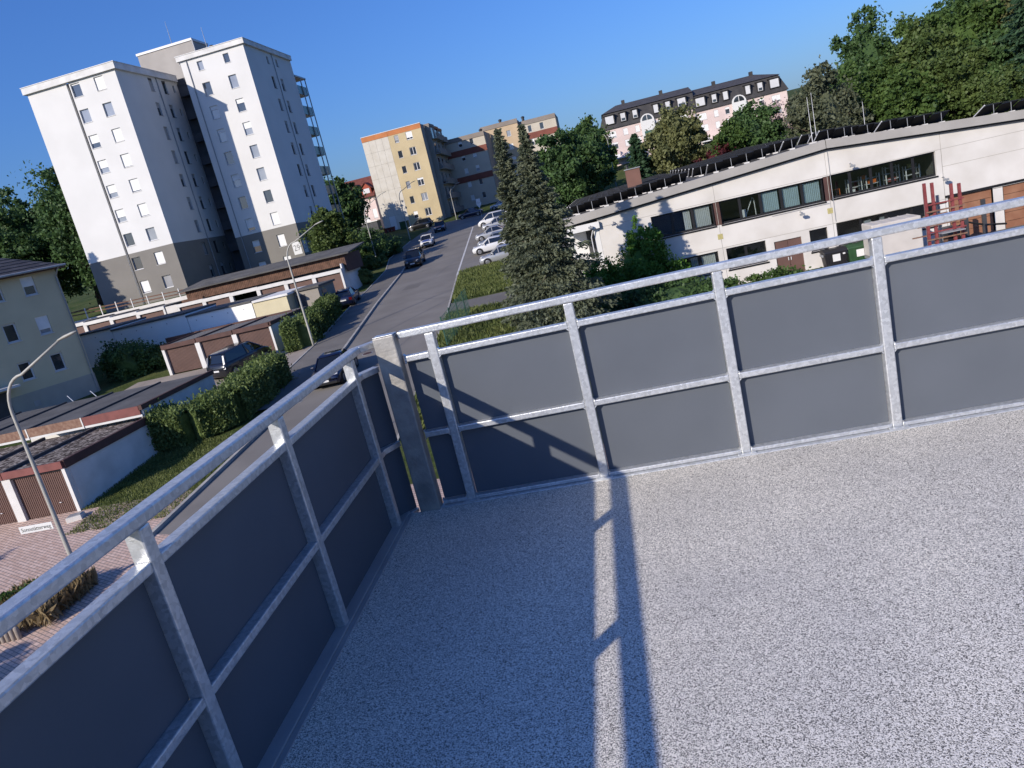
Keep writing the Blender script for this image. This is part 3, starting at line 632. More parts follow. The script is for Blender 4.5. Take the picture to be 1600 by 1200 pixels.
MB().box(-59.13, -48.32, 80.2, 91.9, RA-.35, RA-.05).build('roof', 'bitumen', tw); MB().box(-59.14, -59.0, 80., 91.9, 6, RA-.4).build('wall', 'white_wall', tw); MB().box(-59.0, -48.4, 91.7, 91.93, 6, RA-.4).build('wall', 'white_wall', tw)
def parapet(x0, x1, y0, y1, z0, h=.68, o=.30):
    MB().box(x0-o, x1+o, y0-o, y0+.12, z0, z0+h).build('parapet', 'white_dirty', tw); MB().box(x1-.12, x1+o, y0+.121, y1+.0, z0, z0+h-.003).build('parapet', 'white_dirty', tw); MB().box(x0-o, x0+.12, y0+.121, y1, z0, z0+h-.003).build('parapet', 'white_dirty', tw)
    MB().box(x0-o-.05, x1+o+.05, y0-o-.05, y0+.16, z0+h+.001, z0+h+.06).build('coping', 'white_metal', tw); MB().box(x1-.16, x1+o+.05, y0+.161, y1, z0+h+.001, z0+h+.058).build('coping', 'white_metal', tw)
parapet(-59.15, -48.3, 79.95, 91.9, RA+.01)
# right wing
fB = Fr((-45.52, 89.0, 0), (1, 0, 0), (0, -1, 0)); winB = []
for c0 in (1.87, 5.25):
    winB.append((c0+.13, c0+.84, 31.65, 32.67))
    for i in range(9): z = 7.35+2.682*i; winB.append((c0, c0+1.0, z, z+1.47))
two_tone(fB, 0, 8.14, 6, GB, RB, winB)
shB = [0, .95, .5, .75, 0, .45, 0, .25, .3, 0, 0, .95, .95, .97, 0, 0, 0, .5, .35, 0]
for i, h in enumerate(winB): window(tw, fB, h, shut=shB[i])
fBr = Fr((-37.38, 89.0, 0), (0, 1, 0), (1, 0, 0)); winBr = []
for c0 in (5.7, 8.37):
    winBr.append((c0+.09, c0+.64, 31.78, 32.63))
    for i in range(8): z = 10.07+2.682*i; winBr.append((c0, c0+.8, z, z+1.42))
two_tone(fBr, 0, 13.6, 6, GB, RB, winBr)
for h in winBr: window(tw, fBr, h, fm='dark_metal', shut=rnd.choice([0, 0, .4, .2]), sm='shutter_grey')
pipe(-37.31, 96.5, 8, RB); pipe(-44.7, 88.93, 7, RB)
MB().box(-45.5, -37.4, 89.2, 102.4, RB-.4, RB-.05).build('roof', 'bitumen', tw); MB().box(-45.51, -45.4, 89.02, 102.3, 6, RB-.45).build('wall', 'white_wall', tw); MB().box(-45.4, -37.5, 102.3, 102.58, 6, RB-.45).build('wall', 'white_wall', tw)
parapet(-45.52, -37.38, 89., 102.6, RB+.01, .54, .27)
# recess with dark stairwell and the grey core above it
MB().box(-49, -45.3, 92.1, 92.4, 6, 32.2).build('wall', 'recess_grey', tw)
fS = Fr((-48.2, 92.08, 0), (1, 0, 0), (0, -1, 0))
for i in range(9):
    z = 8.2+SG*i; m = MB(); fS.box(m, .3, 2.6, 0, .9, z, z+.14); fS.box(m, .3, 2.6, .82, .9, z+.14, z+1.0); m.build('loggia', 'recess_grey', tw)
fC = Fr((-53.3, 94.1, 0), (1, 0, 0), (0, -1, 0)); m = MB(); fC.wall(m, 0, 7.5, 31, 36.5, [(5.05, 5.8, 34.2, 35.2)], .25)
for q in (((-45.8, 94.1, 31), (-45.8, 98, 31), (-45.8, 98, 36.5), (-45.8, 94.1, 36.5)), ((-53.3, 94.1, 36.45), (-45.8, 94.1, 36.45), (-45.8, 98, 36.45), (-53.3, 98, 36.45)), ((-53.3, 94.1, 31), (-53.3, 98, 31), (-53.3, 98, 36.5), (-53.3, 94.1, 36.5)), ((-53.3, 98, 31), (-45.8, 98, 31), (-45.8, 98, 36.5), (-53.3, 98, 36.5))): m.quad(*q)
m.build('stair_core', 'stair_grey', tw); window(tw, fC, (5.05, 5.8, 34.2, 35.2))
MB().box(-53.4, -45.7, 94.0, 94.2, 36.501, 36.77).build('coping', 'white_metal', tw); MB().box(-45.9, -45.7, 94.21, 98.1, 36.501, 36.765).build('coping', 'white_metal', tw); MB().box(-53.4, -53.2, 94.21, 98.1, 36.501, 36.765).build('coping', 'white_metal', tw)
MB().tube([(-45.68, 94.03, 31), (-45.68, 94.03, 36.5)], .055, 6).build('downpipe', 'white_metal', tw)
for x, y, z, h in ((-49.1, 95.5, 36.7, 3.1), (-42.4, 90.5, 33.6, 2.9)): MB().tube([(x, y, z), (x, y, z+h*.6), (x, y, z+h)], [.045, .03, .018], 5).build('antenna', 'grey_metal', tw)
MB().lathe([(.14, 0), (.14, .45), (.25, .5), (.25, .68)], (-41.8, 90.4, 33.6), 8).build('roof_vent', 'dark_metal', tw)
# balconies at the far end of the right wing
for i in range(8):
    z = 10.4+2.682*i; b_ = MB().box(-39.6, -37.5, 102.8, 106.1, z-.15, z).build('balcony', 'grey_metal', tw)
    for k in range(2): MB().box(-39.55+k*1.0, -39.55+k*1.0+.95, 106.11, 106.14, z-.10, z+1.0).build('balcony_panel', 'green_glass', b_)
    for k in range(3): MB().box(-37.49, -37.46, 102.85+k*1.09, 102.85+k*1.09+1.03, z-.12, z+1.0).build('balcony_panel', 'green_glass', b_)
for (x, y) in ((-37.40, 104.5), (-37.40, 106.2), (-39.5, 106.2)): MB().box(x-.06, x+.06, y-.06, y+.06, 7, 31.2).build('balcony_column', 'grey_metal', tw)
MB().box(-39.7, -37.3, 102.65, 106.4, 31.21, 31.4).build('balcony_roof', 'grey_metal', tw)
m = MB(); fB.box(m, 6.87, 7.94, 0.005, .05, 8.66, 10.17); m.build('number_sign', 'sign_white', tw); text_mesh('29', 1.05, fB, 7.4, 9.42, .052, 'text_grey', tw, xs=.8)
m = MB(); fBr.box(m, .22, 1.35, 0.005, .05, 8.66, 10.17); m.build('number_sign', 'sign_white', tw); text_mesh('29', 1.05, fBr, .78, 9.42, .052, 'text_grey', tw, xs=.8)
# ------------------------------------------------------------------ yellow apartment block
yb = thing('apartment_block', 'yellow six storey apartment block with cream concrete panels and orange cornice', 'apartment block', (-37.5, 152, 8.2)); YY = 145.6
fY = Fr((-43.63, YY, 0), (1, 0, 0), (0, -1, 0)); hY = []
for i in range(6):
    z = 9.88+2.886*i; hY += [(6.4, 7.23, z, z+1.35), (8.74, 9.98, z, z+1.45)]
m = MB(); fY.wall(m, 5.25, 11.89, 7.2, 25.85, hY, .2); m.build('wall', 'yellow_wall', yb)
for i in range(6):
    window(yb, fY, hY[2*i], rec=.1, shut=[.5, .0, .0, 0, 0, .7][i], sm='shutter_grey' if i else 'shutter'); window(yb, fY, hY[2*i+1], rec=.1, cols=2, ft=.09, shut=[0, 0, .25, 0, 0, .75][i])
m = MB(); fY.box(m, 0, 5.25, -.4, -.03, 7.2, 25.85); m.build('panel_backing', 'joint', yb)
for i in range(7):
    for k in range(4):
        z0 = 8.9+2.45*i; z1 = z0+2.42; z0 = z0 if i else 7.3; z1 = min(z1, 25.83)
        m = MB(); fY.box(m, .02+k*1.31, .02+k*1.31+1.28, -.029, .0, z0, z1); m.build('panel', 'cream_panel' if not (i == 0 and k == 1) else 'white_wall', yb)
m = MB(); fY.box(m, 0, 5.25, -.3, .06, 25.851, 26.73); m.build('cornice', 'orange_band', yb); m = MB(); fY.box(m, 5.252, 11.91, -.3, .03, 25.851, 26.73); m.build('cornice', 'orange_band', yb)
m = MB(); fY.box(m, -.08, 11.96, -.4, .10, 26.732, 26.84); m.build('coping', 'white_metal', yb)
MB().box(-31.84, -31.75, YY+.01, YY+3.3, 7.2, 26.6).build('side_wall', 'sand_wall', yb); MB().box(-43.5, -31.85, YY+.5, YY+17, 26., 26.2).build('roof', 'bitumen', yb); MB().box(-43.61, -43.5, YY+.02, YY+17, 7.2, 26.6).build('side_wall', 'sand_wall', yb)
for k, (ya, yb_) in enumerate(((YY+3.5, YY+8.), (YY+8.5, YY+13.5), (YY+14, YY+18.7))):
    x1 = -30.9-.36*k; m = MB(); m.box(-33.4, x1, ya, yb_, 7.4, 25.85+.36*(k != 1)); m.build('bay', 'sand_wall', yb)
    m = MB(); m.box(-33.3, x1+.1, ya-.05, yb_+.05, 26.22, 26.7); m.build('bay_cornice', 'orange_band' if k != 0 else 'taupe', yb)
    for i in range(6):
        z = 9.4+2.886*i; MB().box(x1-.02, x1+.95, ya+.3, yb_-.4, z-.14, z).build('balcony', 'sand_wall', yb); MB().box(x1+.91, x1+.97, ya+.32, yb_-.42, z+.005, z+.95).build('balcony_panel', 'taupe', yb)
        MB().box(x1+.01, x1+.04, ya+1.0, ya+2.4, z+.1, z+2.1).build('window', 'glass', yb)
# ------------------------------------------------------------------ row of sand blocks further back
bb = thing('apartment_block', 'stepped cream and peach apartment block with red brown bands behind the spruces', 'apartment block', (-20, 172, 10))
f2 = Fr((-32.6, 165, 0), (1, 0, 0), (0, -1, 0))
h2 = []
for i in range(5):
    z = 10.75+2.86*i+.0; h2 += [(3.75, 4.55, z+.0, z+1.25), (6.3, 7.1, z+.1, z+1.35)]
m = MB(); f2.wall(m, 0, 9.6, 8.6, 23.4, h2, .2); m.build('wall', 'cream', bb)
for i, h in enumerate(h2): window(bb, f2, h, rec=.1, shut=rnd.choice([0, .5, .9, 0]))
for z in (14.85, 20.35):
    m = MB(); f2.box(m, -.02, 9.63, .005, .09, z, z+1.25); m.build('band', 'brown_band', bb)
m = MB(); f2.box(m, -.05, 9.65, -.3, .12, 23.401, 24.3); m.build('parapet', 'taupe', bb)
m = MB(); m.box(-23.02, -22.9, 165.1, 174, 8.6, 24.2); m.build('side_wall', 'sand_wall', bb); m = MB(); m.box(-32.5, -23, 165.4, 176, 23.2, 23.38); m.build('roof', 'bitumen', bb)
f3 = Fr((-24.8, 174.2, 0), (1, 0, 0), (0, -1, 0)); h3 = []
for i in range(5): z = 11.2+2.86*i; h3 += [(3.2, 4.0, z, z+1.25), (5.6, 6.5, z, z+1.25)]
m = MB(); f3.wall(m, 0, 8.4, 8.6, 25.0, h3, .2); m.build('wall', 'peach', bb)
for h in h3: window(bb, f3, h, rec=.1, shut=rnd.choice([0, .5, .95]))
m = MB(); f3.box(m, -.05, 8.45, -.3, .12, 25.01, 25.95); m.build('parapet', 'taupe', bb)
m = MB(); m.box(-16.45, -16.3, 174.3, 178, 8.6, 25.6); m.box(-24.7, -16.5, 174.6, 190, 25, 25.15); m.build('side_wall', 'sand_wall', bb)
f4 = Fr((-17.0, 175.3, 0), (1, 0, 0), (0, -1, 0)); h4 = []
for i in range(5): z = 11.05+2.86*i; h4 += [(2.6, 3.4, z, z+1.4), (5.3, 6.15, z, z+1.4)]
m = MB(); f4.wall(m, .75, 9.0, 8.6, 24.2, h4, .2); m.build('wall', 'cream', bb)
for h in h4: window(bb, f4, h, rec=.1, shut=rnd.choice([0, .5, .95, 0]))
for z in (15.0, 21.0):
    m = MB(); f4.box(m, .76, 9.02, .005, .09, z, z+1.3); m.build('band', 'brown_band', bb)
m = MB(); f4.box(m, .7, 9.05, -.3, .12, 24.21, 25.15); m.build('parapet', 'taupe', bb)
m = MB(); m.box(-8.06, -7.9, 175.4, 186, 8.6, 25.0); m.box(-16.2, -8.1, 175.7, 186, 24.2, 24.4); m.build('side_wall', 'sand_wall', bb)
for x, y, z in ((-24.2, 170, 24.2), (-15.3, 178, 25.3), (-20.5, 178, 25.9)): MB().lathe([(.3, 0), (.3, .7), (.42, .75), (.42, .95), (.2, 1.1)], (x, y, z), 8).build('roof_vent', 'dark_metal', bb)
# ------------------------------------------------------------------ house with red roof behind
rh = thing('house', 'pale pink house with red tiled roof and dormers beside the tall yellow block', 'house', (-50, 162, 9.3))
f5 = Fr((-58, 160, 0), (1, 0, 0), (0, -1, 0)); h5 = [(1.2, 3.4, 11.2, 12.6), (5.2, 7.4, 11.2, 12.6), (5.2, 7.4, 14.2, 15.6), (1.2, 3.4, 14.2, 15.6), (8.4, 9.3, 12.0, 14.0)]
m = MB(); f5.wall(m, 0, 9.6, 8.5, 16.6, h5, .2); m.box(-48.5, -48.4, 160.1, 170, 8.5, 16.6); m.build('wall', 'pink', rh)
for h in h5: window(rh, f5, h, rec=.08, cols=2 if h[1]-h[0] > 1 else 1, shut=.95, sm='shutter')
rf = MB(); rf.prism([(159.3, 16.62), (165, 21.1), (170.7, 16.62)], 'x', -58.4, -48.1); ro = rf.build('roof', 'red_tile', rh)
for x, wd in ((-53.9, 1.5), (-51.9, 1.7), (-49.8, 2.1)):
    d = MB(); d.prism([(x-wd/2, 17.3), (x+wd/2, 17.3), (x+wd/2, 18.5), (x, 19.6), (x-wd/2, 18.5)], 'y', 160.1, 163.5); do = d.build('dormer', 'dormer_red', rh)
    MB().box(x-wd*.36, x+wd*.36, 160.0, 160.08, 17.4, 18.4).build('window', 'white_metal', do)
    for s in (-1, 1): MB().hexa([(x, 159.8, 19.62), (x+s*wd*.75, 159.8, 18.25), (x+s*wd*.75, 163.6, 18.25), (x, 163.6, 19.62), (x, 159.8, 19.74), (x+s*wd*.75, 159.8, 18.37), (x+s*wd*.75, 163.6, 18.37), (x, 163.6, 19.74)]).build('dormer_roof', 'red_tile', do)
MB().box(-57, -47.5, 154.2, 157, 8.6, 11.3).build('porch', 'anthracite', rh); MB().box(-57.2, -47.3, 154, 157.2, 11.31, 11.5).build('porch_roof', 'white_dirty', rh)
# ------------------------------------------------------------------ pink house with mansard roof
s_ = 1.381
def pk_z(z): return 9+(z-9)*s_
def pink(x0, x1, dz, label, wins, arch, hipL, hipR):
    t = thing('apartment_house', label, 'apartment house', ((x0+x1)/2, 150, 10)); fr = Fr((x0, 145, 0), (1, 0, 0), (0, -1, 0)); ez = 17.15-dz; W = x1-x0; holes = []
    lo = []
    for (a, b) in wins:
        for zz in (11.4, 13.55, 15.55):
            h = (a-x0, b-x0, zz-dz, zz+1.15-dz); lo.append(h)
    lo = [h for h in lo if h[3] < ez and not (arch-x0-1.2 < (h[0]+h[1])/2 < arch-x0+1.2)]
    m = MB(); fr.wall(m, 0, W, 8.6, ez, lo, .2); m.box(x0, x0+.1, 145.02, 156, 8.6, ez); m.box(x1-.1, x1, 145.02, 156, 8.6, ez); m.build('wall', 'pink', t)
    for h in lo: window(t, fr, h, rec=.08, cols=2 if h[1]-h[0] > 1 else 1, shut=rnd.choice([.95, .95, .8, .3]))
    mz, rz = ez+2.85, ez+4.25
    m = MB(); m.hexa([(x0-.3, 144.7, ez), (x1+.3, 144.7, ez), (x1+.3, 157, ez), (x0-.3, 157, ez), (x0+(.9 if hipL else -.3), 145.9, mz), (x1-(.9 if hipR else -.3), 145.9, mz), (x1-(.9 if hipR else -.3), 156, mz), (x0+(.9 if hipL else -.3), 156, mz)]); ma = m.build('mansard', 'slate', t)
    a, b = x0+(.6 if hipL else -.35), x1-(.6 if hipR else -.35); m = MB()
    m.add([(a, 145.6, mz+.002), (b, 145.6, mz+.002), (b, 156.3, mz+.002), (a, 156.3, mz+.002), (a+(3. if hipL else 0), 150.9, rz), (b-(3.4 if hipR else 0), 150.9, rz)], [(0, 1, 5, 4), (1, 2, 5), (2, 3, 4, 5), (3, 0, 4), (3, 2, 1, 0)]); m.build('roof', 'slate_top', t)
    for (p, q) in wins:
        if arch-1.1 < (p+q)/2 < arch+1.1: continue
        d = MB(); d.box(p-.18, q+.18, 144.75, 146.4, ez+.75, ez+2.35); d.box(p-.3, q+.3, 144.55, 146.5, ez+2.351, ez+2.5); do = d.build('dormer', 'slate', t)
        m = MB(); m.box(p, q, 144.66, 144.745, ez+.85, ez+2.2); wo = m.build('window', 'white_metal', do)
        if rnd.random() < .5: MB().box(p+.1, q-.1, 144.64, 144.656, ez+.93, ez+1.35).build('pane', 'glass', do)
    m = MB(); pts = [(arch-1.25, 13.0-dz)]+[(arch-1.25*math.cos(u*math.pi/10), ez-.15+1.25*math.sin(u*math.pi/10)) for u in range(11)]+[(arch+1.25, 13.0-dz)]; m.prism(pts, 'y', 144.6, 144.99); ar = m.build('gable_window', 'white_wall', t)
    for s in (-1, 1):
        pts = [(arch+s*.06, ez)]+[(arch+s*(.06+.86*math.cos(u*math.pi/12)), ez+.9*math.sin(u*math.pi/12)) for u in range(7)]; MB().prism(pts, 'y', 144.57, 144.598).build('pane', 'glass', ar)
    MB().box(arch-.8, arch+.8, 144.57, 144.598, 13.3-dz, 15.3-dz).build('pane', 'green_glass', ar)
    for k in (.3, .72):
        x = x0+W*k; MB().box(x-.3, x+.3, 150.4, 151.2, rz-.4, rz+.6).build('chimney', 'slate', t)
    MB().tube([(x0+.05, 144.85, 8.8), (x0+.05, 144.85, ez)], .09, 6).build('downpipe', 'grey_metal', t)
    for z in (11.9, 9.6):
        MB().box(x0+.3, x0+4.2, 143.2, 144.99, z-.2-dz, z-dz).build('balcony', 'white_wall', t)
    return t
X = lambda x: x*s_
pink(X(.75), X(12.95), 0, 'pink apartment house with dark mansard roof, left half, seen behind the broad tree', [(X(a), X(b)) for a, b in ((1.58, 2.65), (3.6, 4.2), (5.2, 5.75), (6.5, 7.2), (7.94, 8.5), (9.5, 10.05), (11.05, 12.05))], X(6.87), True, False)
pink(X(13.0), X(24.6), .75, 'pink apartment house with dark mansard roof, right half, beside the wood', [(X(a), X(b)) for a, b in ((13.3, 14.4), (15.36, 15.9), (16.79, 17.35), (18.2, 19.), (19.61, 20.15), (21.13, 21.7), (22.67, 23.72))], X(18.6), False, True)
# ------------------------------------------------------------------ garages
def ribbed(mb, x0, x1, y, z0, z1, n, d=.02, face=-1):
    """vertical corrugation on a plane facing -Y"""
    st = (x1-x0)/n
    for i in range(n): mb.box(x0+st*i, x0+st*(i+.62), y+face*d, y, z0, z1)
    mb.box(x0, x1, y+.0005, y+.03, z0, z1); return mb
# row A, doors to the front
gA = thing('garage_row', 'near garage row with ribbed brown doors and mossy flat roofs', 'garage', (-28, 29.5, .6))
edges = [-23.98, -26.92, -29.85, -32.8, -35.7, -38.6]
for i in range(5):
    b, a = edges[i], edges[i+1]
    MB().box(a+.0, a+.26, 26.5, 26.75, .3, 2.72).build('pier', 'white_paint', gA); MB().box(b-.16, b, 26.5, 26.75, .3, 2.72).build('pier', 'white_paint', gA)
    m = MB(); ribbed(m, a+.28, b-.18, 26.66, .68, 2.62, 26); d_ = m.build('garage_door', 'brown_door', gA); MB().tube([(b-.9, 26.60, 1.25), (b-.8, 26.58, 1.25)], .02, 6).build('handle', 'white_metal', d_)
    m = MB(); m.box(a+.04, b-.0, 26.42, 26.52, 2.722, 3.03); m.build('fascia', 'red_trim', gA)
    m = MB(); m.box(a+.10, b-.10, 26.521, 32.5, 2.80, 2.93); m.build('roof', 'moss_roof', gA)
    m = MB(); m.box(a-.07, a+.09, 26.53, 32.5, 2.80, 3.06); m.build('roof_edge', 'anthracite', gA)
    for yy in (26.45,): m = MB(); m.box(a+.3, b-.2, 26.55, 26.66, 2.63, 2.72); m.build('lintel', 'black', gA)
MB().box(-24.16, -23.96, 26.76, 32.5, .3, 2.68).build('side_wall', 'white_dirty', gA); MB().box(-38.6, -24.2, 32.3, 32.5, .3, 2.7).build('rear_wall', 'white_dirty', gA)
m = MB(); m.box(-24.1, -23.90, 26.53, 32.5, 2.681, 3.04); m.build('roof_edge', 'brown_trim', gA)
# row B behind, back to back
gB = thing('garage_row', 'garage row with grey bitumen roofs behind the mossy roofed garages', 'garage', (-29, 36, 1.2))
eB = [-24.2, -27.5, -30.7, -33.9, -37.1]
for i in range(4):
    b, a = eB[i], eB[i+1]
    m = MB(); m.box(a+.08, b-.08, 32.62, 39.5, 3.42, 3.55); m.build('roof', 'bitumen', gB)
    m = MB(); m.box(a-.06, a+.06, 32.62, 39.5, 3.42, 3.63); m.build('roof_edge', 'anthracite', gB)
    m = MB(); m.box(a+.05, b-.05, 32.54, 32.62, 3.18, 3.62); m.build('fascia', 'red_trim' if i == 0 else 'rust_steel', gB)
    m = MB(); m.box(a+.0, b, 32.56, 32.64, 3.06, 3.178); m.box(a-.035, a+.035, 32.52, 32.54, 3.06, 3.64); m.build('trim', 'white_paint', gB)
m = MB(); m.box(-24.36, -24.16, 32.66, 39.5, .5, 3.40); m.build('side_wall', 'white_dirty', gB); m = MB(); m.box(-37, -24.4, 39.3, 39.48, .5, 3.4); m.build('front_wall', 'white_dirty', gB)
m = MB(); m.box(-24.28, -24.08, 32.54, 39.6, 3.401, 3.64); m.build('roof_edge', 'brown_trim', gB)
for x in (-31.8, -33.4): MB().tube([(x, 39.5, 3.55), (x-.6, 39.9, 3.9)], .025, 5).build('bracket', 'galv', gB)
# row C with the black van before it
gC = thing('garage_row', 'three brown garages with gravelled roof behind the black van', 'garage', (-30, 53, 2.4))
eC = [-25.35, -28.35, -31.35, -34.25]; YC = 50.6
for i in range(3):
    b, a = eC[i], eC[i+1]
    MB().box(a, a+.22, YC, YC+.25, 2.0, 4.36).build('pier', 'white_paint', gC); MB().box(b-.16, b, YC, YC+.25, 2.0, 4.36).build('pier', 'white_paint', gC)
    m = MB(); ribbed(m, a+.23, b-.17, YC+.2, 2.45, 4.35, 26); m.build('garage_door', 'brown_door', gC)
    m = MB(); m.box(a+.03, b-.03, YC-.05, YC+.1, 4.361, 4.68); m.build('fascia', 'brown_trim', gC)
    m = MB(); m.box(a+.08, b-.08, YC+.11, 56.3, 4.45, 4.6); m.build('roof', 'gravel_roof', gC)
    m = MB(); m.box(a-.06, a+.06, YC+.11, 56.3, 4.45, 4.70); m.build('roof_edge', 'brown_trim', gC)
MB().box(-25.5, -25.34, YC+.26, 56.4, 1.8, 4.43).build('side_wall', 'white_dirty', gC); MB().box(-34.25, -34.05, YC+.26, 56.4, 1.8, 4.43).build('side_wall', 'white_dirty', gC)
m = MB(); m.box(-25.46, -25.26, YC-.05, 56.4, 4.431, 4.69); m.build('roof_edge', 'brown_trim', gC)
m = MB(); m.box(-37.4, -26.2, 56.45, 59.6, 1.8, 4.50); m.build('rear_store', 'gravel_roof', gC); m = MB(); m.box(-37.5, -26.1, 56.41, 56.449, 4.3, 4.72); m.build('fascia', 'brown_trim', gC)
# row D: long white back wall
gD = thing('garage_row', 'long garage row with plain white back wall behind the yellow house', 'garage', (-37, 63, 3))
for (a, b, z) in ((-48.6, -44.6, 6.42), (-44.55, -37.3, 6.20), (-37.25, -31.1, 5.93)):
    m = MB(); m.box(a, b, 60, 65.3, 2.4, z-.12); m.build('wall', 'white_bright', gD)
    m = MB(); m.box(a-.06, b+.0, 59.9, 65.4, z-.119, z+.03); m.build('roof', 'bitumen', gD)
    n = int((b-a)/1.5)
    for k in range(n): MB().tube([(a+.8+k*1.5, 59.995, z-.55), (a+.8+k*1.5, 59.97, z-.55)], .05, 6).build('vent', 'grey_metal', gD)
m = MB(); m.box(-31.05, -27.9, 60.05, 65.2, 2.4, 5.72); m.build('end_wall', 'house_yellow', gD); m = MB(); m.box(-31.0, -27.7, 59.9, 65.3, 5.721, 5.9); m.build('roof', 'white_dirty', gD)
m = MB(); m.box(-27.89, -25.6, 61.5, 65.3, 2.4, 5.75); m.build('wall', 'sand_wall', gD); m = MB(); m.box(-27.95, -25.4, 61.3, 65.4, 5.751, 5.92); m.build('roof', 'bitumen', gD)
MB().box(-27.7, -26.9, 61.46, 61.49, 3.0, 5.4).build('door', 'anthracite', gD); MB().box(-25.59, -25.55, 62.2, 63.2, 4.0, 5.4).build('window', 'glass', gD)
# row E and its left continuation under the tower
gE = thing('garage_row', 'far garage row with white piers under a brown boarded shed roof', 'garage', (-36, 74, 3.9)); YE = 71.2
def unit(t, a, b, zb, zt, open_=False):
    MB().box(a, a+.20, YE, YE+.3, zb-.5, zt-.34).build('pier', 'white_paint', t); MB().box(b-.2, b, YE, YE+.3, zb-.5, zt-.34).build('pier', 'white_paint', t)
    m = MB(); m.box(a, b, YE-.03, YE+.3, zt-.339, zt); m.build('beam', 'white_paint', t)
    m = MB(); m.box(a+.2, b-.2, YE+(.18 if not open_ else 3.), YE+(.24 if not open_ else 3.1), zb-.2, zt-.36); m.build('garage_door', 'brown_door' if not open_ else 'black', t)
    m = MB(); m.box(a, b, YE+.31, YE+5.6, zt-.15, zt-.02); m.build('roof', 'gravel_roof', t)
xE = [-26.75-3.02*i for i in range(7)]
for i in range(6): unit(gE, xE[i+1], xE[i], 4.0, 6.47+.04*i, i == 3)
m = MB(); m.box(-26.86, -26.72, YE+.31, YE+5.5, 3.6, 6.9); m.build('side_wall', 'white_dirty', gE)
m = MB(); ribbed(m, -44.0, -26.5, YE+.9, 6.72, 7.72, 92, .025); m.build('boarding', 'wood_brown', gE)
m = MB(); ribbed(m, -44.6, -42.2, YE+.7, 6.6, 6.95, 12, .02); m.build('boarding', 'wood_brown', gE)
m = MB(); m.hexa([(-44.6, YE+.35, 7.73), (-25.7, YE+.35, 7.73), (-25.7, YE+6, 8.3), (-44.6, YE+6, 8.3), (-44.6, YE+.35, 7.86), (-25.7, YE+.35, 7.86), (-25.7, YE+6, 8.43), (-44.6, YE+6, 8.43)]); m.build('shed_roof', 'bitumen', gE)
m = MB(); m.box(-26.5, -26.4, YE+.9, YE+5.8, 6.0, 7.72); m.build('side_boarding', 'brown_trim', gE)
gF = thing('garage_row', 'garage row with white piers below the fence at the foot of the tower', 'garage', (-54, 74, 4.4))
for i in range(4): unit(gF, -46.3-3.12*(i+1), -46.3-3.12*i, 4.6, 6.85+.1*i)
m = MB(); m.box(-46.2, -44.95, YE+.1, YE+.6, 4, 6.7); m.build('ramp_wall', 'concrete2', gF)
m = MB(); m.box(-66, -44.8, 76.3, 76.6, 4, 7.25); m.build('retaining_wall', 'concrete2', gF)
fn = thing('fence', 'low brown and white fence on the garage roofs below the tower', 'fence', (-55, 76.8, 7.2))
for i in range(11):
    x = -45.6-1.95*i; MB().box(x-.05, x+.05, 76.7, 76.8, 7.0, 8.1+.05*i).build('post', 'white_paint', fn)
    if i:
        for z in (7.45, 7.8):
            m = MB(); m.hexa([(x+.06, 76.72, z+.05*i), (x+1.89, 76.72, z+.05*i-.05), (x+1.89, 76.78, z+.05*i-.05), (x+.06, 76.78, z+.05*i), (x+.06, 76.72, z+.12+.05*i), (x+1.89, 76.72, z+.12+.05*i-.05), (x+1.89, 76.78, z+.07+.05*i), (x+.06, 76.78, z+.12+.05*i)]); m.build('rail', 'wood_brown' if i < 9 else 'white_paint', fn)
# ------------------------------------------------------------------ yellow house on the left
hz = thing('house', 'shaded yellow house with dark tiled roof and white windows at the left edge', 'house', (-38.2, 48., 2.3), R_(-30+0), local=True)
hz.rotation_euler = (0, 0, R_(60)); hz.location = (-40.5, 50.9, 1.9); hz.scale = (1.06, 1.06, 1.06)       # local -Y wall faces the garages
LH = 15.; DH = 14.6; fh = Fr((-LH, 0, 0), (1, 0, 0), (0, -1, 0)); holes = []; hw = []
cols_ = [-1.93, -4.0, -6.2, -8.6]
for ci, c_ in enumerate(cols_):
    for ri, z in enumerate((2.62, 5.27, 8.0)):
        hw.append((LH+c_-.41, LH+c_+.41, z, z+1.25, ri, ci))
m = MB(); fh.wall(m, 0, LH, 1.8, 9.7, [h[:4] for h in hw], .22); m.quad((0, 0, 1.8), (0, DH, 1.8), (0, DH, 9.7), (0, 0, 9.7)); m.quad((-LH, 0, 1.8), (-LH, DH, 1.8), (-LH, DH, 9.7), (-LH, 0, 9.7)); m.quad((-LH, 9, 1.8), (0, DH, 1.8), (0, DH, 9.7), (-LH, 9, 9.7)); m.build('wall', 'house_yellow', hz)
m = MB(); m.box(-LH-.03, .03, -.03, DH+.03, -.6, 1.798); m.build('plinth', 'plinth', hz)
for (a, b, c0, c1, ri, ci) in hw: window(hz, fh, (a, b, c0, c1), rec=.1, ft=.10, shut={(2, 0): .5, (1, 0): .72, (0, 1): 0}.get((ri, ci), 0), boxh=0)
MB().box(-4.3, -3.9, -.06, -.031, .75, 1.15).build('cellar_window', 'grey_metal', hz)
m = MB(); hh, ov = 9.7, .55; rz_ = 13.4
prof = [(-LH-ov, -ov), (ov, -ov), (ov, DH+ov), (-LH-ov, DH+ov)]
nrow = 16
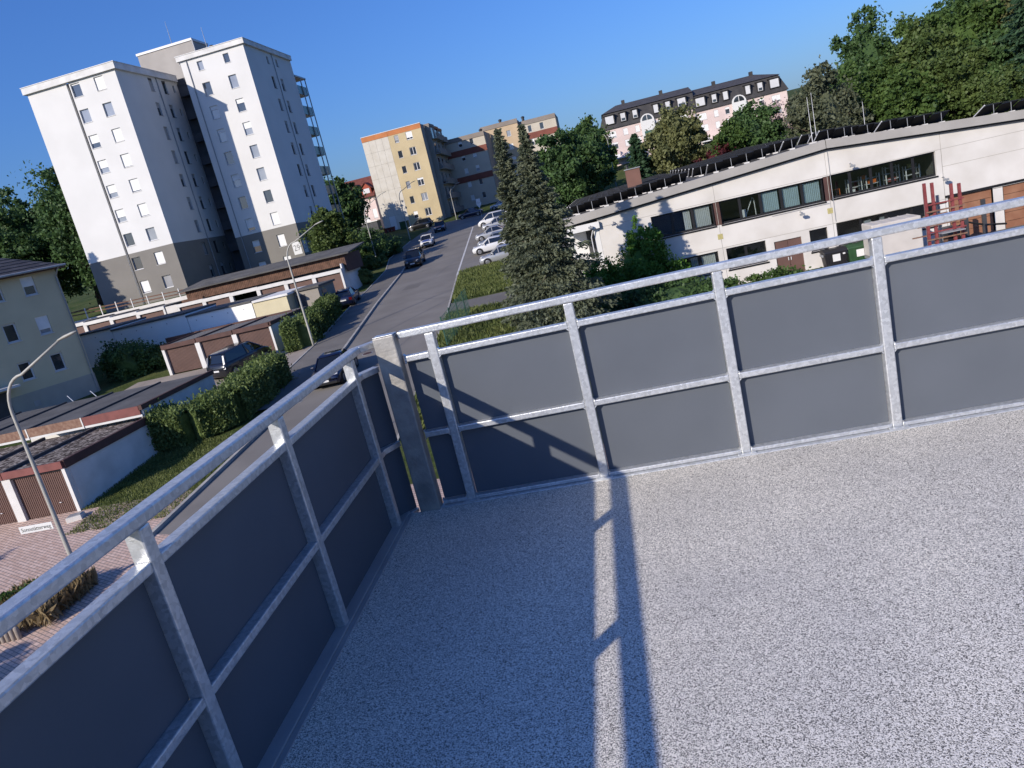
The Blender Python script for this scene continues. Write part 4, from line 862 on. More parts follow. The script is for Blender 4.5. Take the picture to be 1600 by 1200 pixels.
for k in range(nrow):       # tile courses, each a little proud of the next
    t0, t1 = k/nrow, (k+1)/nrow
    def at(t, dz):
        i = 7.4*t; z = hh-.15+(rz_-hh)*t+dz; return [(-LH-ov+i, -ov+i, z), (ov-i, -ov+i, z), (ov-i, DH+ov-i, z), (-LH-ov+i, DH+ov-i, z)]
    lo_, up_ = at(t0, .05), at(t1, .0); lo2 = at(t0, 0.)
    b0 = len(m.v); m.v += lo_+up_+lo2
    for i in range(4):
        j = (i+1) % 4; m.f.append((b0+i, b0+j, b0+4+j, b0+4+i)); m.f.append((b0+8+i, b0+8+j, b0+j, b0+i))
m.f.append((len(m.v)-8, len(m.v)-7, len(m.v)-6, len(m.v)-5)); m.build('roof', 'roof_tile', hz)
MB().box(-LH-ov, ov, -ov, DH+ov, 9.40, 9.56).build('eaves', 'brown_trim', hz)
m = MB(); m.tube([(-LH-ov, -ov-.08, 9.55), (ov, -ov-.08, 9.55)], .08, 6); m.tube([(.05, -ov-.02, 9.5), (-.12, -.08, 8.9), (-.12, -.08, 0)], .055, 6); m.build('gutter', 'grey_metal', hz)
MB().box(-7.4, -5.1, -1.4, -.04, 2.5, 2.65).build('canopy', 'white_metal', hz); MB().box(-6.9, -5.6, -.08, -.035, -.3, 2.3).build('door', 'anthracite', hz)
# ------------------------------------------------------------------ workshop building on the right
wb = thing('workshop_building', 'long pale concrete workshop building with ribbon windows and low gable', 'workshop', (12, 56, .4))
fW = Fr((0, 50, 0), (1, 0, 0), (0, -1, 0))
def roofz(x): return 8.12-abs(x-13.45)*(.066 if x < 13.45 else .084)
G1, G2, G3 = (2.4, 6.34, 4.45, 5.92), (6.74, 13.1, 4.45, 5.92), (13.5, 19.67, 4.5, 5.97)
L1, L2, L3, L4 = (2.7, 6.2, 1.5, 2.85), (6.72, 9.2, 1.5, 2.88), (11.9, 13.0, 1.5, 2.88), (13.55, 19.6, 1.5, 3.0)
DR = (9.7, 11.38, .3, 2.64); GD1, GD2, GD3 = (20.15, 22.7, .3, 3.05), (23.25, 26.1, .3, 3.02), (26.7, 29.6, .3, 3.0)
P1 = (6.34, 6.74, 4.45, 5.92); P2 = (13.1, 13.5, 4.45, 5.95)
HW = [G1, G2, G3, P1, P2, L1, L2, L3, L4, DR, GD1, GD2, GD3]
bx_ = [-1.0, 6.53, 13.38, 20.0, 26.6, 33.5]
jz = [.0, 2.98, 4.40, 6.02]
back = MB(); back.box(-1, 1.5, 50.06, 50.3, .1, 6.0)
for i in range(len(bx_)-1):
    a, b = bx_[i]+.012, bx_[i+1]-.012
    def cut(z0, z1, mt):
        m = MB(); fW.wall(m, a, b, z0, z1, [h for h in HW if h[0] < b and h[1] > a], .28); return m.build('wall_panel', mt, wb)
    cut(.1, 2.975, 'concrete2'); cut(3.0, 6.0, 'concrete')
    pts = [(a, 6.02), (b, 6.02), (b, roofz(b)-.5), (a, roofz(a)-.5)]; MB().prism(pts, 'y', 50.0, 50.2).build('wall_panel', 'concrete', wb)
    m = MB()
    if i < 3 or i == 3: fW.box(m, bx_[i]-.013, bx_[i]+.013, -.24, -.02, .1, roofz(bx_[i])-.5); m.build('joint', 'joint', wb)
for z in (2.985, 6.01): m = MB(); fW.box(m, -1, 33.4, -.24, -.015, z-.014, z+.014) if z > 6 else fW.box(m, -1, 20, -.2, -.015, z-.014, z+.014); m.build('joint', 'joint', wb)
m = MB(); fW.box(m, 20.0, 33.4, .001, .006, 4.95, 4.975); m.build('joint', 'joint', wb)
# gutter fascia following the gable
for a, b in ((-3.5, 13.42), (13.46, 34)):
    m = MB(); m.prism([(a, roofz(a)-.5), (b, roofz(b)-.5), (b, roofz(b)), (a, roofz(a))], 'y', 49.62, 49.98); m.build('fascia', 'fascia', wb)
    m = MB(); m.prism([(a, roofz(a)-.62), (b, roofz(b)-.62), (b, roofz(b)-.502), (a, roofz(a)-.502)], 'y', 49.82, 49.98); m.build('soffit', 'dark_metal', wb)
    m = MB(); m.prism([(a, roofz(a)-.3), (b, roofz(b)-.3), (b, roofz(b)-.04), (a, roofz(a)-.04)], 'y', 49.99, 78); m.build('roof', 'bitumen', wb)
for q in ((-1., -.8, 50.3, 77.69, 2., 6.4), (33.2, 33.4, 50.3, 77.69, .1, 6), (-1, 33.4, 77.7, 78, .1, 6.0)): MB().box(*q).build('wall', 'concrete', wb)
def ribbon(G, n, items, rec=.2):
    a0, a1, c0, c1 = G; st = (a1-a0)/n; m = MB()
    fW.box(m, a0, a1, -rec-.06, -rec, c0, c0+.13); fW.box(m, a0, a1, -rec-.06, -rec, c1-.10, c1)
    for k in range(n+1):
        x = a0+st*k; fW.box(m, max(a0, x-.085), min(a1, x+.085), -rec-.06, -rec+.0, c0+.131, c1-.101)
    fr_ = m.build('window', 'black', wb)
    for k in range(n):
        m = MB(); fW.box(m, a0+st*k+.09, a0+st*(k+1)-.09, -rec-.04, -rec-.03, c0+.135, c1-.105); m.build('pane', 'glass_clear', fr_)
        it = items[k] if k < len(items) else None
        if it in ('blind', 'curtain'):
            m = MB(); x0, x1 = a0+st*k+.12, a0+st*(k+1)-.12
            if it == 'curtain' and k == 1: x0 = x1-.45
            q = int((x1-x0)/.11)
            for j in range(q): m.hexa([(x0+j*.11, 50+rec+.13, c0+.14), (x0+j*.11+.10, 50+rec+.16, c0+.14), (x0+j*.11+.10, 50+rec+.165, c0+.14), (x0+j*.11, 50+rec+.135, c0+.14), (x0+j*.11, 50+rec+.13, c1-.12), (x0+j*.11+.10, 50+rec+.16, c1-.12), (x0+j*.11+.10, 50+rec+.165, c1-.12), (x0+j*.11, 50+rec+.135, c1-.12)])
            m.build('blind', 'blind' if it == 'blind' else 'curtain', fr_)
    m = MB(); fW.box(m, a0-.05, a1+.05, -rec+.001, .05, c0-.09, c0-.002); m.build('sill', 'black', fr_); return fr_
ribbon(G1, 3, [None, 'curtain', 'curtain']); ribbon(G2, 5, [None, None, 'blind', 'blind', 'blind']); ribbon(G3, 5, [])
for P in (P1, P2): m = MB(); fW.box(m, P[0], P[1], -.12, -.05, P[2], P[3]); m.build('window_pier', 'brown_trim', wb)
# room behind the ribbon windows
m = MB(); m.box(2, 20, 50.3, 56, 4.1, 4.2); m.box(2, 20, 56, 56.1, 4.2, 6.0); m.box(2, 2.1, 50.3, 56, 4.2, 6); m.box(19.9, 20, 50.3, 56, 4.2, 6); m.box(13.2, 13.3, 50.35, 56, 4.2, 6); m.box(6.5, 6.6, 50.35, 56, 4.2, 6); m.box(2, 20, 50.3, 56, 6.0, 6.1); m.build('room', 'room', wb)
ribbon(L1, 3, ['curtain', 'curtain', 'curtain'], .2)
for G, n in ((L2, 2), (L3, 1), (L4, 4)):
    ribbon(G, n, [])
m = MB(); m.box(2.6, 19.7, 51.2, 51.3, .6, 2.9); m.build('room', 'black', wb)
for k, (x, z0) in enumerate(((15.3, 1.5), (16.3, 1.5))): MB().box(x, x+.42, 50.35, 50.6, z0, z0+1.2).build('locker', 'grey_metal', wb)
d_ = MB(); fW.box(d_, DR[0], (DR[0]+DR[1])/2-.01, -.16, -.1, DR[2], DR[3]); fW.box(d_, (DR[0]+DR[1])/2+.01, DR[1], -.16, -.1, DR[2], DR[3]); do = d_.build('door', 'brown_door', wb)
for s in (-.08, .08): m = MB(); x = (DR[0]+DR[1])/2+s; fW.box(m, x-.02, x+.02, -.1, -.04, 1.3, 1.5); m.build('handle', 'white_metal', do)
for G in (GD1, GD2, GD3):
    n = 5; hgt = (G[3]-G[2])/n
    for k in range(n): m = MB(); fW.box(m, G[0]+.04, G[1]-.04, -.2, -.14, G[2]+hgt*k+.012, G[2]+hgt*(k+1)-.012); m.build('door_panel', 'wood_orange', wb)
    m = MB(); fW.box(m, G[0], G[1], -.28, -.205, G[2], G[3]); m.build('door_backing', 'brown_trim', wb)
m = MB(); m.box(20.0, 33, 49.95, 50.0, 3.06, 3.2); m.build('door_lintel', 'black', wb)
for x, z in ((14.76, 6.28), (11.5, 4.06), (19.93, 4.24), (.0, 6.05), (-1.5, 6.2)):
    m = MB(); m.tube([(x, 49.99, z+.1), (x, 49.8, z+.14), (x+.02, 49.6, z)], .03, 5); m.box(x-.12, x+.16, 49.42, 49.62, z-.10, z+.02); m.build('wall_lamp', 'grey_metal', wb)
for x, z in ((6.5, 3.72), (13.3, 3.82)): m = MB(); m.box(x-.16, x+.16, 49.988, 49.996, z-.17, z+.17); m.build('stain_patch', 'yellow_stain', wb)
m = MB(); m.tube([(13.55, 49.96, 3.1), (13.55, 49.96, 7.4)], .02, 5); m.tube([(13.3, 49.95, 4.3), (9.8, 49.95, 4.28)], .012, 4); m.build('cable', 'grey_metal', wb)
# porch at the left end
m = MB(); m.box(-3.45, -.9, 49.7, 53, 6.0, 6.42); m.build('porch_roof', 'white_wall', wb)
MB().box(-2.85, -2.7, 50.0, 50.15, 3.2, 6.0).build('porch_post', 'white_wall', wb); MB().box(-1.35, -1.0, 50.0, 50.2, 3.2, 6.0).build('porch_post', 'white_wall', wb)
m = MB(); m.box(-3.3, -1.05, 53.0, 53.2, 3.0, 6.4); m.build('porch_wall', 'white_wall', wb); MB().box(-1.95, -1.15, 52.9, 52.99, 3.85, 6.0).build('porch_door', 'anthracite', wb)
m = MB(); m.box(-3.6, -.9, 49.6, 53, 1.0, 3.8); m.build('porch_base', 'concrete2', wb); MB().tube([(-1.55, 49.75, 3.85), (-1.55, 49.75, 5.5), (-1.4, 49.75, 5.9), (-1.1, 49.75, 6.1)], .035, 6).build('downpipe', 'white_metal', wb)
MB().box(1.47, 2.46, 54.2, 54.9, 7.0, 9.14).build('chimney', 'chimney_clad', wb); MB().box(1.41, 2.52, 54.14, 54.96, 9.141, 9.2).build('chimney_cap', 'grey_metal', wb); MB().lathe([(.09, 0), (.09, .18), (.14, .2), (.14, .26)], (1.66, 54.5, 9.2), 8).build('flue', 'dark_metal', wb)
for (x, y, z, h) in ((13.0, 50.8, 8.1, 2.75), (14.1, 54, 8.0, 3.2), (17.8, 56, 7.7, 2.2)): MB().tube([(x, y, z-.2), (x, y, z+h)], [.026, .012], 5).build('lightning_rod', 'white_metal', wb); MB().box(x-.2, x+.2, y-.15, y+.15, z-.15, z+.05).build('rod_base', 'concrete2', wb)
# things inside: shelves with boxes
for k, (x, n) in enumerate(((15.0, 3), (16.1, 3), (17.3, 4), (18.5, 3))):
    sh = thing('shelf_rack', ['grey shelf rack nearest the orange bracket behind the workshop window', 'grey shelf rack with orange boxes behind the workshop window', 'tall pale shelf rack second from the right window end', 'white shelf rack with a yellow case at the right window end'][k], 'shelf', (x, 51.6, 4.2), local=True)
    for (dx, dy) in ((0, 0), (.8, 0), (0, .5), (.8, .5)): MB().box(dx-.03, dx+.03, dy-.03, dy+.03, 0, 1.15+.25*(k == 2)).build('upright', 'white_metal', sh)
    for j in range(n): MB().box(-.05, .85, -.05, .55, .2+.36*j, .23+.36*j).build('board', 'white_metal', sh)
for k, (x, z, w_, c_, l_) in enumerate(((15.85, 5.15, .28, 'orange_box', 'small orange box on the upper shelf in the workshop'), (16.2, 4.80, .5, 'orange_box', 'long orange box on the shelf in the workshop'), (17.4, 4.62, .5, 'red_steel', 'dull red parcel on the tall pale shelf rack'), (18.7, 5.22, .22, 'yellow_stain', 'small yellow case on the white shelf rack'), (15.1, 4.44, .3, 'sign_white', 'white box on the lowest grey shelf'))):
    b_ = thing('box', l_, 'box', (x, 51.6, z), local=True); MB().box(0, w_, 0, .3, 0, .2).build('carton', c_, b_, bevel=.015); MB().box(-.01, w_+.01, -.01, .31, .201, .235).build('lid', c_, b_)
fr_ = thing('trestle', 'orange tubular trestle behind the left dark workshop pane', 'trestle', (13.75, 50.9, 4.2), local=True); MB().tube([(.5, 0, 0), (.5, 0, .75), (.1, 0, .75)], .03, 6).build('frame', 'orange_box', fr_); MB().tube([(.5, .5, 0), (.5, .5, .75), (.1, .5, .75)], .03, 6).build('frame', 'orange_box', fr_); MB().tube([(.5, 0, .75), (.5, .5, .75)], .03, 6).build('crossbar', 'orange_box', fr_)
eq = thing('drawing_stand', 'white folding stand behind the office window left of the blinds', 'stand', (8.3, 50.9, 4.2), local=True); MB().tube([(0, 0, .2), (.65, 0, 1.45)], .03, 6).build('arm', 'white_metal', eq); MB().tube([(.75, 0, .1), (.72, 0, 1.4)], .03, 6).build('post', 'white_metal', eq); MB().box(-.1, .15, -.05, .2, .2, .8).build('cabinet', 'white_metal', eq)
# ------------------------------------------------------------------ solar arrays on the workshop roof
pm = MB(); PWd = .98
pm.hexa([(-.48, 0, .62), (.48, 0, .62), (.48, 1.5, .06), (-.48, 1.5, .06), (-.48, .02, .66), (.48, .02, .66), (.48, 1.52, .10), (-.48, 1.52, .10)])
def solar_row(xa, xb, y, label):
    xm = (xa+xb)/2; sl_ = .066 if xm < 13.45 else -.084; t = thing('solar_array', label, 'solar panels', (xa, y, roofz(xa)-.04), group='solar panel rows on the workshop roof', local=True)
    n = max(1, int((xb-xa)/PWd)); first = None
    for k in range(n):
        x = (k+.5)*PWd; z = sl_*x
        if solar_row.me is None: o = pm.build('panel', 'solar_back', t); solar_row.me = o.data
        else: o = link('panel', solar_row.me, None, t)
        o.location = (x, 0, z)
        for nm, mt, bx in (('strut', 'grey_metal', (-.014, .014, .0, .03, .0, .62)), ('ballast', 'concrete2', (-.22, .10, -.22, -.06, .0, .09))):
            key = nm
            if key not in solar_row.c: m = MB(); m.box(*bx); o = m.build(nm, mt, t, bevel=0); solar_row.c[key] = o.data
            else: o = link(nm, solar_row.c[key], None, t)
            o.location = (x, 0, z)
    m = MB(); m.hexa([(-.02, 0, .60), (.03, 0, .60), (.03, 1.55, .01), (-.02, 1.55, .01), (-.02, 0, .68), (.03, 0, .68), (.03, 1.55, .09), (-.02, 1.55, .09)]); m.build('end_frame', 'white_metal', t)
    m = MB(); m.hexa([(0, -.01, .665), (n*PWd, -.01, .665+sl_*n*PWd), (n*PWd, .03, .665+sl_*n*PWd), (0, .03, .665), (0, -.01, .69), (n*PWd, -.01, .69+sl_*n*PWd), (n*PWd, .03, .69+sl_*n*PWd), (0, .03, .69)]); m.build('top_rail', 'dark_metal', t)
solar_row.me = None; solar_row.c = {}
for a, b, l_ in ((6.6, 10.6, 'front solar row segment left of the gable top'), (11.4, 13.2, 'short front solar segment just left of the gable top'), (13.6, 16.3, 'front solar segment just right of the gable top'), (17.3, 21.4, 'front solar segment on the right roof slope'), (23.2, 27.2, 'front solar segment at the right edge of the photograph')):
    solar_row(a, b, 51.3, l_)
for k in range(8):
    y = 53.4+2.55*k; solar_row(-2.9, 5.2+.0*k, y, 'solar row on the low left roof end, %s behind the chimney' % ['first', 'second', 'third', 'fourth', 'fifth', 'sixth', 'seventh', 'eighth'][k]); solar_row(5.9, 12.9, y, 'solar row on the left roof slope, %s behind the front one' % ['first', 'second', 'third', 'fourth', 'fifth', 'sixth', 'seventh', 'eighth'][k])
for k in range(2): solar_row(14, 21, 54.4+2.9*k, 'solar row on the right roof slope, %s behind the front one' % ['first', 'second'][k])
solar_row(-2.6, 5.8, 51.2, 'front solar segment on the low left roof end above the porch')
# ------------------------------------------------------------------ cars
def car(label, loc, head, paint, kind='hatch', stripe=False, slope=True):
    """local +Y is the front"""
    P = dict(hatch=(3.9, 1.70, 1.47, .90, .30, .96), saloon=(4.4, 1.76, 1.45, .90, .27, .94), suv=(4.6, 1.84, 1.70, 1.02, .30, 1.08), van=(4.7, 1.86, 1.78, 1.05, .18, 1.10), small=(3.6, 1.64, 1.50, .92, .22, .98))[kind]
    L, W, H, zh, hoodf, zb = P; h2 = L/2; w = W/2
    t = thing('parked_car' if kind != 'van' else 'parked_van', label, 'car' if kind != 'van' else 'van', loc, head, group='cars parked in the street', local=True)
    if slope: t.rotation_mode = 'XYZ'; t.rotation_euler = (math.atan(.068)*math.cos(head), 0, head); t.rotation_euler = Matrix.Rotation(math.atan(.068), 3, 'X').to_4x4().to_3x3().__matmul__(Matrix.Rotation(head, 3, 'Z')).to_euler()
    yw = h2-L*hoodf; yr = -h2+(.25 if kind in ('hatch', 'van', 'small', 'suv') else L*.17)
    st = [(h2, .40, .60, w*.80), (h2-.06, .26, .70, w*.90), (h2-.35, .20, zh-.12, w*.98), (yw+.1, .18, zh, w), (0, .18, zb, w), (yr-.05 if kind == 'saloon' else yr, .18, zb+.03, w), (-h2+.12, .22, zb-.02, w*.96), (-h2, .38, zb-.18, w*.86)]
    m = MB()
    for (y, z0, z1, hw) in st:
        m.v += [(-hw*.90, y, z0), (-hw, y, z0+.16), (-hw, y, z1-.14), (-hw*.93, y, z1-.02), (-hw*.5, y, z1+.02), (hw*.5, y, z1+.02), (hw*.93, y, z1-.02), (hw, y, z1-.14), (hw, y, z0+.16), (hw*.90, y, z0)]
    n = 10
    for i in range(len(st)-1):
        for k in range(n): m.f.append((i*n+k, i*n+(k+1) % n, (i+1)*n+(k+1) % n, (i+1)*n+k))
    m.f.append(tuple(range(n))[::-1]); m.f.append(tuple(range((len(st)-1)*n, len(st)*n))); body = m.build('body', paint, t, True, bevel=0)
    body.data.polygons.foreach_set('use_smooth', [True]*len(body.data.polygons))
    rf0 = yw-(.75 if kind != 'van' else .95); rr0 = yr+(.30 if kind in ('hatch', 'van', 'small', 'suv') else .72); wr = w*.72; zt = H-.05; wb_ = w*.93
    q = [(wb_*.92, yw+.05, zh-.02), (wr, rf0, zt), (wr*.96, rr0, zt-.02), (wb_*.9, yr, zb)]
    m = MB(); ring = [(-wb_*.92, yw+.05, zh-.03), (wb_*.92, yw+.05, zh-.03), (wb_, 0, zb-.02), (wb_*.9, yr, zb), (-wb_*.9, yr, zb), (-wb_, 0, zb-.02)]; top = [(-wr, rf0, zt), (wr, rf0, zt), (wr, 0, zt+.02), (wr*.96, rr0, zt-.02), (-wr*.96, rr0, zt-.02), (-wr, 0, zt+.02)]
    m.add(ring+top, [(0, 1, 7, 6), (1, 2, 8, 7), (2, 3, 9, 8), (3, 4, 10, 9), (4, 5, 11, 10), (5, 0, 6, 11)]); m.build('window_glass', 'car_glass', t)
    m = MB(); ov = .025; rt = [(-wr-ov, rf0+.06, zt-.01), (wr+ov, rf0+.06, zt-.01), (wr+ov, 0, zt+.01), (wr*.96+ov, rr0-.1, zt-.03), (-wr*.96-ov, rr0-.1, zt-.03), (-wr-ov, 0, zt+.01)]; m.v = rt+[(p[0]*.88, p[1]*.97, p[2]+.055) for p in rt]; m.f = [(6, 7, 8, 9, 10, 11)]+[(i, (i+1) % 6, 6+(i+1) % 6, 6+i) for i in range(6)]; m.build('roof', paint, t, True)
    for s in (-1, 1):
        MB().tube([(s*wb_*.94, yw+.07, zh), (s*(wr+.02), rf0+.02, zt)], .04, 5).build('pillar', paint, t); MB().tube([(s*(wb_+.01), -.05, zb), (s*(wr+.015), -.02, zt+.01)], .045, 5).build('pillar', paint, t); MB().tube([(s*wb_*.91, yr+.02, zb), (s*(wr*.96+.01), rr0-.05, zt-.02)], .07 if kind != 'saloon' else .05, 5).build('pillar', paint, t)
        m = MB(); m.box(s*w*.97, s*(w+.17), yw-.32, yw-.20, zh+.02, zh+.16) if s > 0 else m.box(-(w+.17), -w*.97, yw-.32, yw-.20, zh+.02, zh+.16); m.build('mirror', paint, t, bevel=.03)
        m = MB(); m.hexa([(s*w*.50, h2-.06, .62), (s*w*.86, h2-.20, .62), (s*w*.86, h2-.38, .60), (s*w*.5, h2-.3, .6), (s*w*.52, h2-.12, .76), (s*w*.88, h2-.27, .78), (s*w*.88, h2-.40, .77), (s*w*.52, h2-.3, .76)]); m.v = [(p[0], p[1]+.05, p[2]) for p in m.v]; m.build('headlight', 'head', t)
        m = MB(); m.box(min(s*w*.62, s*w*.93), max(s*w*.62, s*w*.93), -h2-.012, -h2+.14, zb-.36, zb-.12) if kind != 'van' else m.hexa([(s*w*.80, -h2-.02, zb-.35), (s*w*.93, -h2+.02, zb-.35), (s*w*.93, -h2+.14, zb-.35), (s*w*.80, -h2+.14, zb-.35), (s*w*.70, -h2+.30, H-.18), (s*w*.80, -h2+.32, H-.18), (s*w*.80, -h2+.44, H-.18), (s*w*.70, -h2+.44, H-.18)]); m.build('tail_light', 'tail' if kind != 'van' else 'grey_metal', t)
        for yy in (h2-.78, -h2+.75):
            m = MB(); r = .32 if kind not in ('suv', 'van') else .35
            def ring_(x, rr): return [(x, yy+rr*math.cos(2*math.pi*k/16), r+rr*math.sin(2*math.pi*k/16)) for k in range(16)]
            a_1, b_1 = ring_(s*(w-.17), r), ring_(s*(w+.015), r); m.add(a_1+b_1, [tuple(range(16)), tuple(range(16, 32))]+[(k, (k+1) % 16, 16+(k+1) % 16, 16+k) for k in range(16)]); wh = m.build('wheel', 'tyre', t)
            m = MB(); a_1, b_1 = ring_(s*(w+.016), r*.66), ring_(s*(w+.024), r*.56); m.add(a_1+b_1, [tuple(range(16, 32))]+[(k, (k+1) % 16, 16+(k+1) % 16, 16+k) for k in range(16)]); m.build('rim', 'rim', wh)
            m = MB(); a_1, b_1 = ring_(s*(w-.2), r+.075), ring_(s*(w+.006), r+.075); m.add(a_1+b_1, [tuple(range(16, 32))]+[(k, (k+1) % 16, 16+(k+1) % 16, 16+k) for k in range(16)]); m.build('wheel_arch', 'black', t)
    m = MB(); m.box(-.26, .26, h2+.012, h2+.022, .42, .53); m.build('number_plate', 'plate', t); m = MB(); m.box(-.26, .26, -h2-.022, -h2-.012, .62, .73); m.build('number_plate', 'plate', t)
    m = MB(); m.box(-w*.48, w*.48, h2-.01, h2+.011, .56, .70); m.build('grille', 'black', t); m = MB(); m.box(-w*.8, w*.8, h2-.05, h2+.008, .28, .40); m.build('bumper_trim', 'black', t)
    if stripe:
        m = MB(); m.add([(-w*.62, h2-.25, zh-.085), (w*.62, h2-.25, zh-.085), (w*.45, yw+.25, zh+.03), (-w*.45, yw+.25, zh+.03)], [(0, 1, 2, 3)]); m.build('hood_stripe', 'stripe_blue', t)
        for s in (-1, 1): m = MB(); m.box(min(s*w*1.004, s*w*1.012), max(s*w*1.004, s*w*1.012), -h2+.4, h2-1.0, .52, .74); m.build('side_stripe', 'stripe_blue', t)
    return t
PI = math.pi; zc = lambda x, y, d=.02: (x, y, Rd(y)+d)
car('black van parked before the brown garages', (-26.6, 47.4, T(-26.6, 47.4)+.05), R_(-16), 'paint_mid', 'van')
car('dark blue car parked half behind the hedge near the far garages', zc(-24.55, 65.0, .13), R_(8), 'paint_blue', 'hatch')
car('dark car at the kerb seen between the bars of the left railing', zc(-17.0, 39.9), R_(180+4), 'paint_blue', 'saloon')
car('black car parked on the kerb in front of the white one', zc(-22.3, 82.5, .06), R_(180+6), 'paint_black', 'suv')
car('white car with blue bonnet stripes parked behind the black one', zc(-24.6, 99.6, .06), R_(180+7), 'paint_white', 'hatch', True)
car('dark car parked at the top of the street on the left', zc(-26.6, 118), R_(180+8), 'paint_blue', 'hatch')
car('black estate car parked sideways below the yellow block', (-33.2, 132.2, Rd(132.2)+.03), R_(90), 'paint_black', 'suv')
car('dark blue car parked sideways below the shaded sand block', (-23.9, 132.4, Rd(132.4)+.03), R_(90), 'paint_blue', 'saloon')
car('silver car parked nearest on the right beside the grass', zc(-10.95, 70.6, .03), R_(90+4), 'paint_silver', 'hatch')
car('white hatchback with dark roof edge second in the right parking row', zc(-13.05, 79.4, .03), R_(90+4), 'paint_white', 'hatch')
car('grey blue car third in the right parking row', zc(-13.1, 83.2, .03), R_(90+4), 'paint_grey', 'hatch')
car('dark windowed silver car fourth in the right parking row', zc(-14.3, 91.0, .03), R_(90+4), 'paint_silver', 'saloon')
car('light silver car fifth in the right parking row', zc(-15.0, 101.5, .03), R_(90+4), 'paint_silver', 'saloon')
car('white tall car sixth and last in the right parking row', zc(-16.3, 107.5, .03), R_(90+4), 'paint_white', 'van')
car('pale car at the far end of the parking behind the spruces', (-19.0, 137, Rd(137)+.03), R_(90), 'paint_silver', 'hatch')
# ------------------------------------------------------------------ yard things
def bin_(label, x, y, col, z=.43):
    t = thing('waste_container', label, 'waste container', (x, y, z), group='waste containers at the workshop wall', local=True)
    m = MB(); m.hexa([(-.56, -.42, .22), (.56, -.42, .22), (.56, .42, .22), (-.56, .42, .22), (-.66, -.50, 1.08), (.66, -.50, 1.08), (.66, .50, 1.08), (-.66, .50, 1.08)]); m.build('tub', col, t, bevel=.04)
    m = MB(); m.prism([(-.54, 1.085), (.54, 1.085), (.50, 1.20), (.28, 1.30), (-.28, 1.30), (-.50, 1.20)], 'x', -.69, .69); m.build('lid', col, t, bevel=.02)
    for k in (-.35, .35): m = MB(); m.box(k-.1, k+.1, -.1, .1, 1.301, 1.35); m.build('lid_grip', col, t)
    for s in (-1, 1): m = MB(); m.box(min(s*.67, s*.74), max(s*.67, s*.74), -.3, .3, .9, 1.04); m.build('lug', 'grey_metal', t)
    for k in (-.45, -.15, .15, .45): m = MB(); m.hexa([(k-.02, -.45, .3), (k+.02, -.45, .3), (k+.02, -.40, .3), (k-.02, -.40, .3), (k-.02, -.515, 1.05), (k+.02, -.515, 1.05), (k+.02, -.47, 1.05), (k-.02, -.47, 1.05)]); m.build('rib', col, t)
    for a in (-.5, .5):
        for b in (-.35, .35): m = MB(); m.tube([(a-.03, b, .1), (a+.03, b, .1)], .1, 10); m.box(a-.02, a+.02, b-.02, b+.02, .1, .26); m.build('wheel', 'tyre', t)
    m = MB(); m.box(-.2, .24, -.525, -.515, .55, .98); m.build('sticker', 'sign_white', t); m = MB(); m.box(.40, .54, -.527, -.518, .9, .99); m.build('badge', 'sign_white', t); return t
bin_('dark grey wheeled waste container left of the green one', 12.72, 48.3, 'bin_dark'); bin_('green wheeled waste container by the workshop wall', 14.12, 48.35, 'bin_green')
tr = thing('box_trailer', 'white tarpaulin box trailer standing before the workshop', 'trailer', (15.7, 46.9, .43), local=True)
m = MB(); m.box(-1.35, 1.35, -.9, .9, .55, 2.45); m.build('tarpaulin', 'tarp', tr, bevel=.05)
for k in range(6): m = MB(); m.box(-1.3+k*.5, -1.26+k*.5, -.88, .88, 2.451, 2.475); m.build('roof_bow', 'tarp', tr)
m = MB(); m.box(-1.36, 1.36, -.91, .91, .38, .54); m.build('chassis', 'grey_metal', tr)
for s in (-1, 1): m = MB(); m.tube([(0, s*.80, .32), (0, s*.95, .32)], .32, 14); m.build('wheel', 'tyre', tr)
m = MB(); m.tube([(1.36, -.4, .45), (2.5, 0, .45)], .04, 5); m.tube([(1.36, .4, .45), (2.5, 0, .45)], .04, 5); m.build('drawbar', 'galv', tr)
rk = thing('stillage', 'stack of red steel storage frames before the workshop gates', 'steel rack', (16.7, 42.0, .43), local=True)
for i, x in enumerate((-.85, -.48, .42, .80)):
    m = MB(); m.box(x-.065, x+.065, -.07, .07, 0, [4.55, 4.5, 4.25, 4.18][i]); m.build('column', 'red_steel', rk)
for i, (x, h) in enumerate(((-.65, 4.2), (-.05, 3.75))): m = MB(); m.box(x-.07, x+.07, .5, .62, 0, h); m.build('rear_column', 'grey_metal', rk)
for k in range(9):
    z = .5+.36*k; m = MB(); m.box(-1.0+.1*(k % 3), .95, -.12-.05*(k % 2), -.081, z, z+.07); m.build('cross_beam', 'rust_steel' if k % 2 else 'red_steel', rk)
for k in range(4): z = 1.2+.5*k; m = MB(); m.box(-1.6+.3*k, .2, .1, .18, z+.6, z+.66); m.build('arm', 'rust_steel', rk)
for k in range(3): m = MB(); m.box(-.4, .75, -.5, .4, .45+.7*k, .5+.7*k); m.build('grid_floor', 'grey_metal', rk)
pf = thing('pallet_stack', 'dark machine and pallets beside the trailer', 'pallets', (18.6, 46.5, .43), local=True)
for k in range(5): m = MB(); m.box(-.6, .6, -.5, .5, .16*k, .16*k+.12); m.build('pallet', 'wood_brown', pf)
m = MB(); m.box(-.5, .5, -.4, .4, .8, 1.4); m.build('machine', 'dark_metal', pf, bevel=.06)
st_ = thing('steel_stand', 'dark steel profile stand before the orange workshop gate', 'steel stand', (20.9, 48.2, .43), local=True)
for x in (-.6, .4): m = MB(); m.box(x-.1, x+.1, -.1, .1, 0, 2.0+.3*(x > 0)); m.build('column', 'anthracite', st_)
